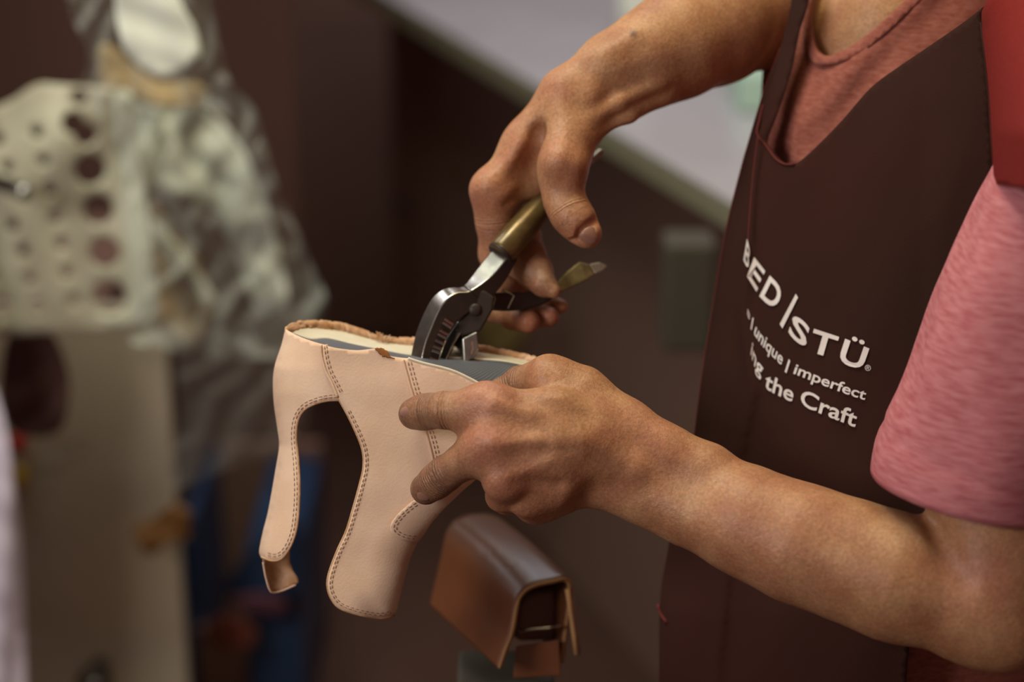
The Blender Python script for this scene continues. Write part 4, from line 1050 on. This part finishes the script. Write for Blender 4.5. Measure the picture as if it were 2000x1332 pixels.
# ---- t-shirt: torso, near sleeve, far sleeve
shirt_o = [(1512, -80), (1512, -80), (1495, 60), (1486, 200), (1478, 400), (1448, 700), (1410, 1000), (1372, 1300), (1360, 1500), (1360, 1500), (2070, 1500), (2070, 1500), (2082, 1000), (2100, 600), (2105, 200), (2100, -80), (2100, -80),
           (1850, -80), (1850, -80), (1790, -22), (1730, 36), (1672, 84), (1630, 106), (1606, 106), (1592, 80), (1590, 30), (1594, -80), (1594, -80)]
shirt = sheet('t_shirt', shirt_o, lambda x, y: torso_front(x, y) - 9, M['shirt_shaded'], person, 2.0, 16,
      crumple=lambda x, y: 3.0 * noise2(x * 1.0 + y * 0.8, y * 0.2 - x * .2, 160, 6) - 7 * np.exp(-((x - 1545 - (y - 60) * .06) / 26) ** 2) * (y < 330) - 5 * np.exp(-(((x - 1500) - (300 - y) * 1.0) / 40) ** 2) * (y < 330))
shirt['label'] = 'red heather t-shirt, torso coloured as in dim light'
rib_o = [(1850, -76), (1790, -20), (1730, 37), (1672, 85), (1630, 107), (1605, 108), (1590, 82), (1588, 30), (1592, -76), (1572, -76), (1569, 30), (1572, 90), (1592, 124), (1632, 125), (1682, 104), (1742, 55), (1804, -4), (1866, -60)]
sheet('collar', rib_o, lambda x, y: torso_front(x, y) - 13, M['shirt_shaded'], shirt, 2.4, 8)

def ring_sleeve(name, cents, m, parent, n=64, wr=0.003, seed=3, thick=0.0018):
    """tube of cloth: (x, y, off, r) centres; folds grow out of a gentle ripple"""
    r_ = np.random.default_rng(seed); C = [px(c) for c in cents]
    pts = np.array([np.concatenate([c, [r]]) for c, r in C]); out = []
    acc = np.concatenate([[0], np.cumsum(np.linalg.norm(np.diff(pts[:, :3], axis=0), axis=1))])
    K = 110; u = np.linspace(0, acc[-1], K); P = np.stack([np.interp(u, acc, pts[:, k]) for k in range(4)], 1)
    ker = np.array([1, 2, 3, 2, 1]) / 9.0
    for k in range(4):
        q = np.pad(P[:, k], 2, mode='edge'); P[:, k] = np.where((np.arange(K) > 1) & (np.arange(K) < K - 2), np.convolve(q, ker, 'valid'), P[:, k])
    up = np.array([0, 0, 1.0]); V = []; ph = r_.uniform(0, 6.28, 8)
    for i in range(K):
        t = P[min(i + 1, K - 1), :3] - P[max(i - 1, 0), :3]; t /= np.linalg.norm(t)
        uu = up - t * (up @ t); uu /= np.linalg.norm(uu); ss = np.cross(t, uu)
        for j in range(n):
            a = 2 * math.pi * j / n
            f = wr * (0.5 * math.sin(3 * a + ph[0] + 9 * u[i] / acc[-1]) + 0.4 * math.sin(5 * a + ph[1] - 7 * u[i] / acc[-1]) + 0.35 * math.sin(2 * a + ph[2] + 22 * u[i] / acc[-1]) + 0.2 * math.sin(9 * a + 30 * u[i] / acc[-1]))
            hem = 0.0009 * math.exp(-(u[i] / 0.019) ** 10) - 0.0010 * math.exp(-((u[i] - 0.0215) / 0.0022) ** 2)
            r = P[i, 3] + f * min(1, u[i] / 0.03 + 0.25) + hem
            V.append(P[i, :3] + (uu * math.cos(a) + ss * math.sin(a)) * r)
    F = [(i * n + j, i * n + (j + 1) % n, (i + 1) * n + (j + 1) % n, (i + 1) * n + j) for i in range(K - 1) for j in range(n)]
    o = link_mesh(name, [CAM @ Vector(v) for v in V], F, m, parent)
    s = o.modifiers.new('thickness', 'SOLIDIFY'); s.thickness = thick; s.offset = -1
    return o
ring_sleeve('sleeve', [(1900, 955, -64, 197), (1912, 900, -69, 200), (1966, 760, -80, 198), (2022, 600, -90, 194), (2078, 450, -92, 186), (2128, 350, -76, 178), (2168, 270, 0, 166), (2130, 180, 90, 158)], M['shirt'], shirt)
ring_sleeve('torso_cloth', [(x, y, d, r - 1) for x, y, d, r in [(1722, 1560, 190, 372)] + [(float(np.interp(q, _ty, _tx)), q, float(np.interp(q, _ty, _td)), float(np.interp(q, _ty, _tr))) for q in (1400, 1200, 1000, 800, 600, 400, 300, 210, 150)]], M['shirt_shaded'], shirt, n=90, wr=0.0012, seed=5)
ring_sleeve('sleeve', [(1562, -28, 192, 140), (1600, -52, 212, 146), (1660, -100, 240, 156)], M['shirt_shaded'], shirt, seed=8)

# ---- apron
_ax = np.array([(-80, 1548), (0, 1546), (94, 1524), (180, 1491), (260, 1467), (330, 1447), (440, 1420), (580, 1395), (740, 1370), (850, 1355), (960, 1330), (1080, 1303), (1200, 1288), (1500, 1290)], float)
def apron_d(x, y):
    x = np.asarray(x, float); y = np.asarray(y, float)
    s = np.clip((x - np.interp(y, _ax[:, 0], _ax[:, 1])) / 430.0, 0, 1)
    fold = 5.0 * np.exp(-((x - np.interp(y, [200, 265, 480, 600, 760, 900, 1300], [1472, 1480, 1461, 1452, 1470, 1440, 1400])) / 9.0) ** 2)
    return 10 + 86 * (1 - s) ** 1.6 - fold + 2.0 * noise2(x, y, 330, 17) - 10 * np.clip((x - 1800) / 120, 0, 1.4)
apron_o = [(1546, -80), (1546, -80), (1546, 0), (1524, 94), (1509, 132), (1491, 180), (1467, 260), (1447, 330), (1420, 440), (1395, 580), (1370, 740), (1355, 850), (1330, 960), (1303, 1080), (1288, 1200), (1290, 1480), (1290, 1480),
           (1775, 1480), (1775, 1480), (1772, 1300), (1800, 1150), (1830, 1000), (1880, 800), (1930, 560), (1950, 400), (1945, 362), (1940, 358), (1930, 180), (1917, 42), (1922, 12), (1922, 12), (1880, 45), (1800, 100), (1750, 134), (1700, 172), (1640, 240), (1580, 300),
           (1550, 322), (1534, 320), (1505, 290), (1500, 272), (1512, 240), (1530, 190), (1548, 130), (1562, 62), (1580, 0), (1584, -80), (1584, -80)]
apron = sheet('apron', apron_o, apron_d, M['apron'], person, 1.6, 12)
apron['label'] = 'dark canvas apron with pale printed lettering'
strap_o = [(1917, 42), (1924, 10), (1950, -30), (1985, -80), (1985, -80), (2120, -80), (2120, -80), (2125, 380), (2125, 380), (2060, 378), (2000, 368), (1965, 362), (1941, 359), (1941, 359), (1931, 180)]
sheet('shoulder_strap', strap_o, lambda x, y: apron_d(x, y) - 6 - 190 * np.clip((x - 1918) / 82, 0, 1.1) ** 0.55 * np.clip((y + 160) / 420, 0.25, 1), M['strap'], apron, 2.2, 12, label='bright red canvas shoulder strap')
def piping(ln, lift=1.4, r=0.0007, name='piping'):
    c = catmull(ln, 8); d = apron_d(c[:, 0], c[:, 1])
    return tube_obj(name, [W(x, y, q - lift) for (x, y), q in zip(c, d)], r * 0.7, M['piping'], apron, 8)
piping([(1524, 94), (1509, 132), (1491, 180), (1467, 260), (1447, 330), (1420, 440), (1395, 580), (1370, 740), (1356, 850)], 0.2, 0.0005)
piping([(1490, 205), (1482, 240), (1479, 262), (1496, 284), (1515, 310), (1534, 321), (1552, 320)], 1.0, 0.0009)
piping([(1480, 268), (1472, 330), (1464, 420), (1461, 470)], 5.0, 0.0005)
piping([(1285, 1180), (1290, 1198), (1302, 1216)], 0.6, 0.0014)
sm = bmesh.new()
tube(sm, [W(x, y, apron_d(np.array([x]), np.array([y]))[0] - 7.2) for x, y in [(1916, 44), (1923, 110), (1931, 190), (1936, 270), (1941, 356)]], 0.0008, 6)
bm_obj('strap_seam', sm, M['apron'], apron, True)

# ---- lettering printed on the bib
def glyph_mesh(txt, bold=0.012):
    cu = bpy.data.curves.new('print', 'FONT'); cu.body = txt; cu.size = 1.0; cu.offset = bold; cu.resolution_u = 4
    t = bpy.data.objects.new('print', cu); COL.objects.link(t)
    bpy.context.view_layer.update()
    me = bpy.data.meshes.new_from_object(t.evaluated_get(bpy.context.evaluated_depsgraph_get()))
    bpy.data.objects.remove(t); bpy.data.curves.remove(cu)
    return me
PV, PF = [], []
def emit(me, fn):
    b = len(PV)
    xy = np.array([(v.co.x, v.co.y) for v in me.vertices]); q = fn(xy)
    d = apron_d(q[:, 0], q[:, 1]) - 1.3
    PV.extend(W(x, y, z) for (x, y), z in zip(q, d))
    for p in me.polygons: PF.append(tuple(b + i for i in p.vertices))
    bpy.data.meshes.remove(me)
def in_quad(txt, tl, tr, bl, br, bold=0.022):
    me = glyph_mesh(txt, bold); xs = [v.co.x for v in me.vertices]; ys = [v.co.y for v in me.vertices]
    x0, x1, y0, y1 = min(xs), max(xs), min(ys), max(ys); tl, tr, bl, br = map(np.array, (tl, tr, bl, br))
    def fn(xy):
        u = ((xy[:, 0] - x0) / (x1 - x0))[:, None]; v = ((xy[:, 1] - y0) / (y1 - y0))[:, None]
        return (bl * (1 - u) + br * u) * (1 - v) + (tl * (1 - u) + tr * u) * v
    emit(me, fn)
def on_line(txt, base, up0, up1, bold=0.016, asc=0.74):
    me = glyph_mesh(txt, bold); xs = [v.co.x for v in me.vertices]; x0, x1 = min(xs), max(xs)
    c = catmull(base, 1.0); acc = np.concatenate([[0], np.cumsum(np.linalg.norm(np.diff(c, axis=0), axis=1))])
    up0 = np.array(up0, float); up1 = np.array(up1, float)
    def fn(xy):
        u = (xy[:, 0] - x0) / (x1 - x0); s = u * acc[-1]
        p = np.stack([np.interp(s, acc, c[:, 0]), np.interp(s, acc, c[:, 1])], 1)
        return p + (up0 * (1 - u)[:, None] + up1 * u[:, None]) * (xy[:, 1] / asc)[:, None]
    emit(me, fn)
def bar(*q):
    b = len(PV); q = np.array(q, float); d = apron_d(q[:, 0], q[:, 1]) - 1.3
    PV.extend(W(x, y, z) for (x, y), z in zip(q, d)); PF.append(tuple(range(b, b + len(q))))
in_quad('B', (1459, 466), (1466, 492), (1452, 508), (1461, 527))
in_quad('E', (1473, 502), (1495, 530), (1459, 540), (1477.5, 570))
in_quad('D', (1503.6, 538), (1532, 567), (1483, 578.5), (1511.5, 608))
bar((1554.3, 573.7), (1558.6, 581), (1528, 641.7), (1523, 632.7))
in_quad('S', (1551, 611), (1584, 640), (1538, 652), (1572, 682))
in_quad('T', (1590, 642), (1639, 658), (1577.5, 685), (1626.5, 701))
in_quad('Ü', (1654, 651), (1701.5, 671), (1636, 707), (1683, 724))
in_quad('®', (1691, 711), (1702, 715), (1688, 722), (1699, 726), 0.0)
on_line('s', [(1459, 612), (1461.5, 620), (1464, 626)], (2, -17), (2, -16))
bar((1470, 619), (1471.8, 622), (1468, 645), (1466, 642))
on_line('unique', [(1472, 651), (1482, 666), (1494, 681), (1510, 697), (1526, 713)], (7, -21), (7, -22))
bar((1540.5, 701), (1543.5, 705), (1536, 729), (1532.5, 726))
on_line('imperfect', [(1549, 729), (1584, 743), (1620, 757), (1655, 770), (1689, 781)], (7, -20), (6, -20))
on_line('ing', [(1466, 690), (1470, 705), (1476, 720), (1487, 736)], (4, -26), (6, -27))
on_line('the', [(1492, 755), (1505, 764), (1520, 772), (1547, 785)], (7, -31), (7, -30))
on_line('Craft', [(1561, 788), (1590, 802), (1620, 814), (1645, 824), (1670, 834)], (8, -31), (8, -31))
lettering = link_mesh('lettering', PV, PF, M['print'], apron, False, 'pale printed lettering')
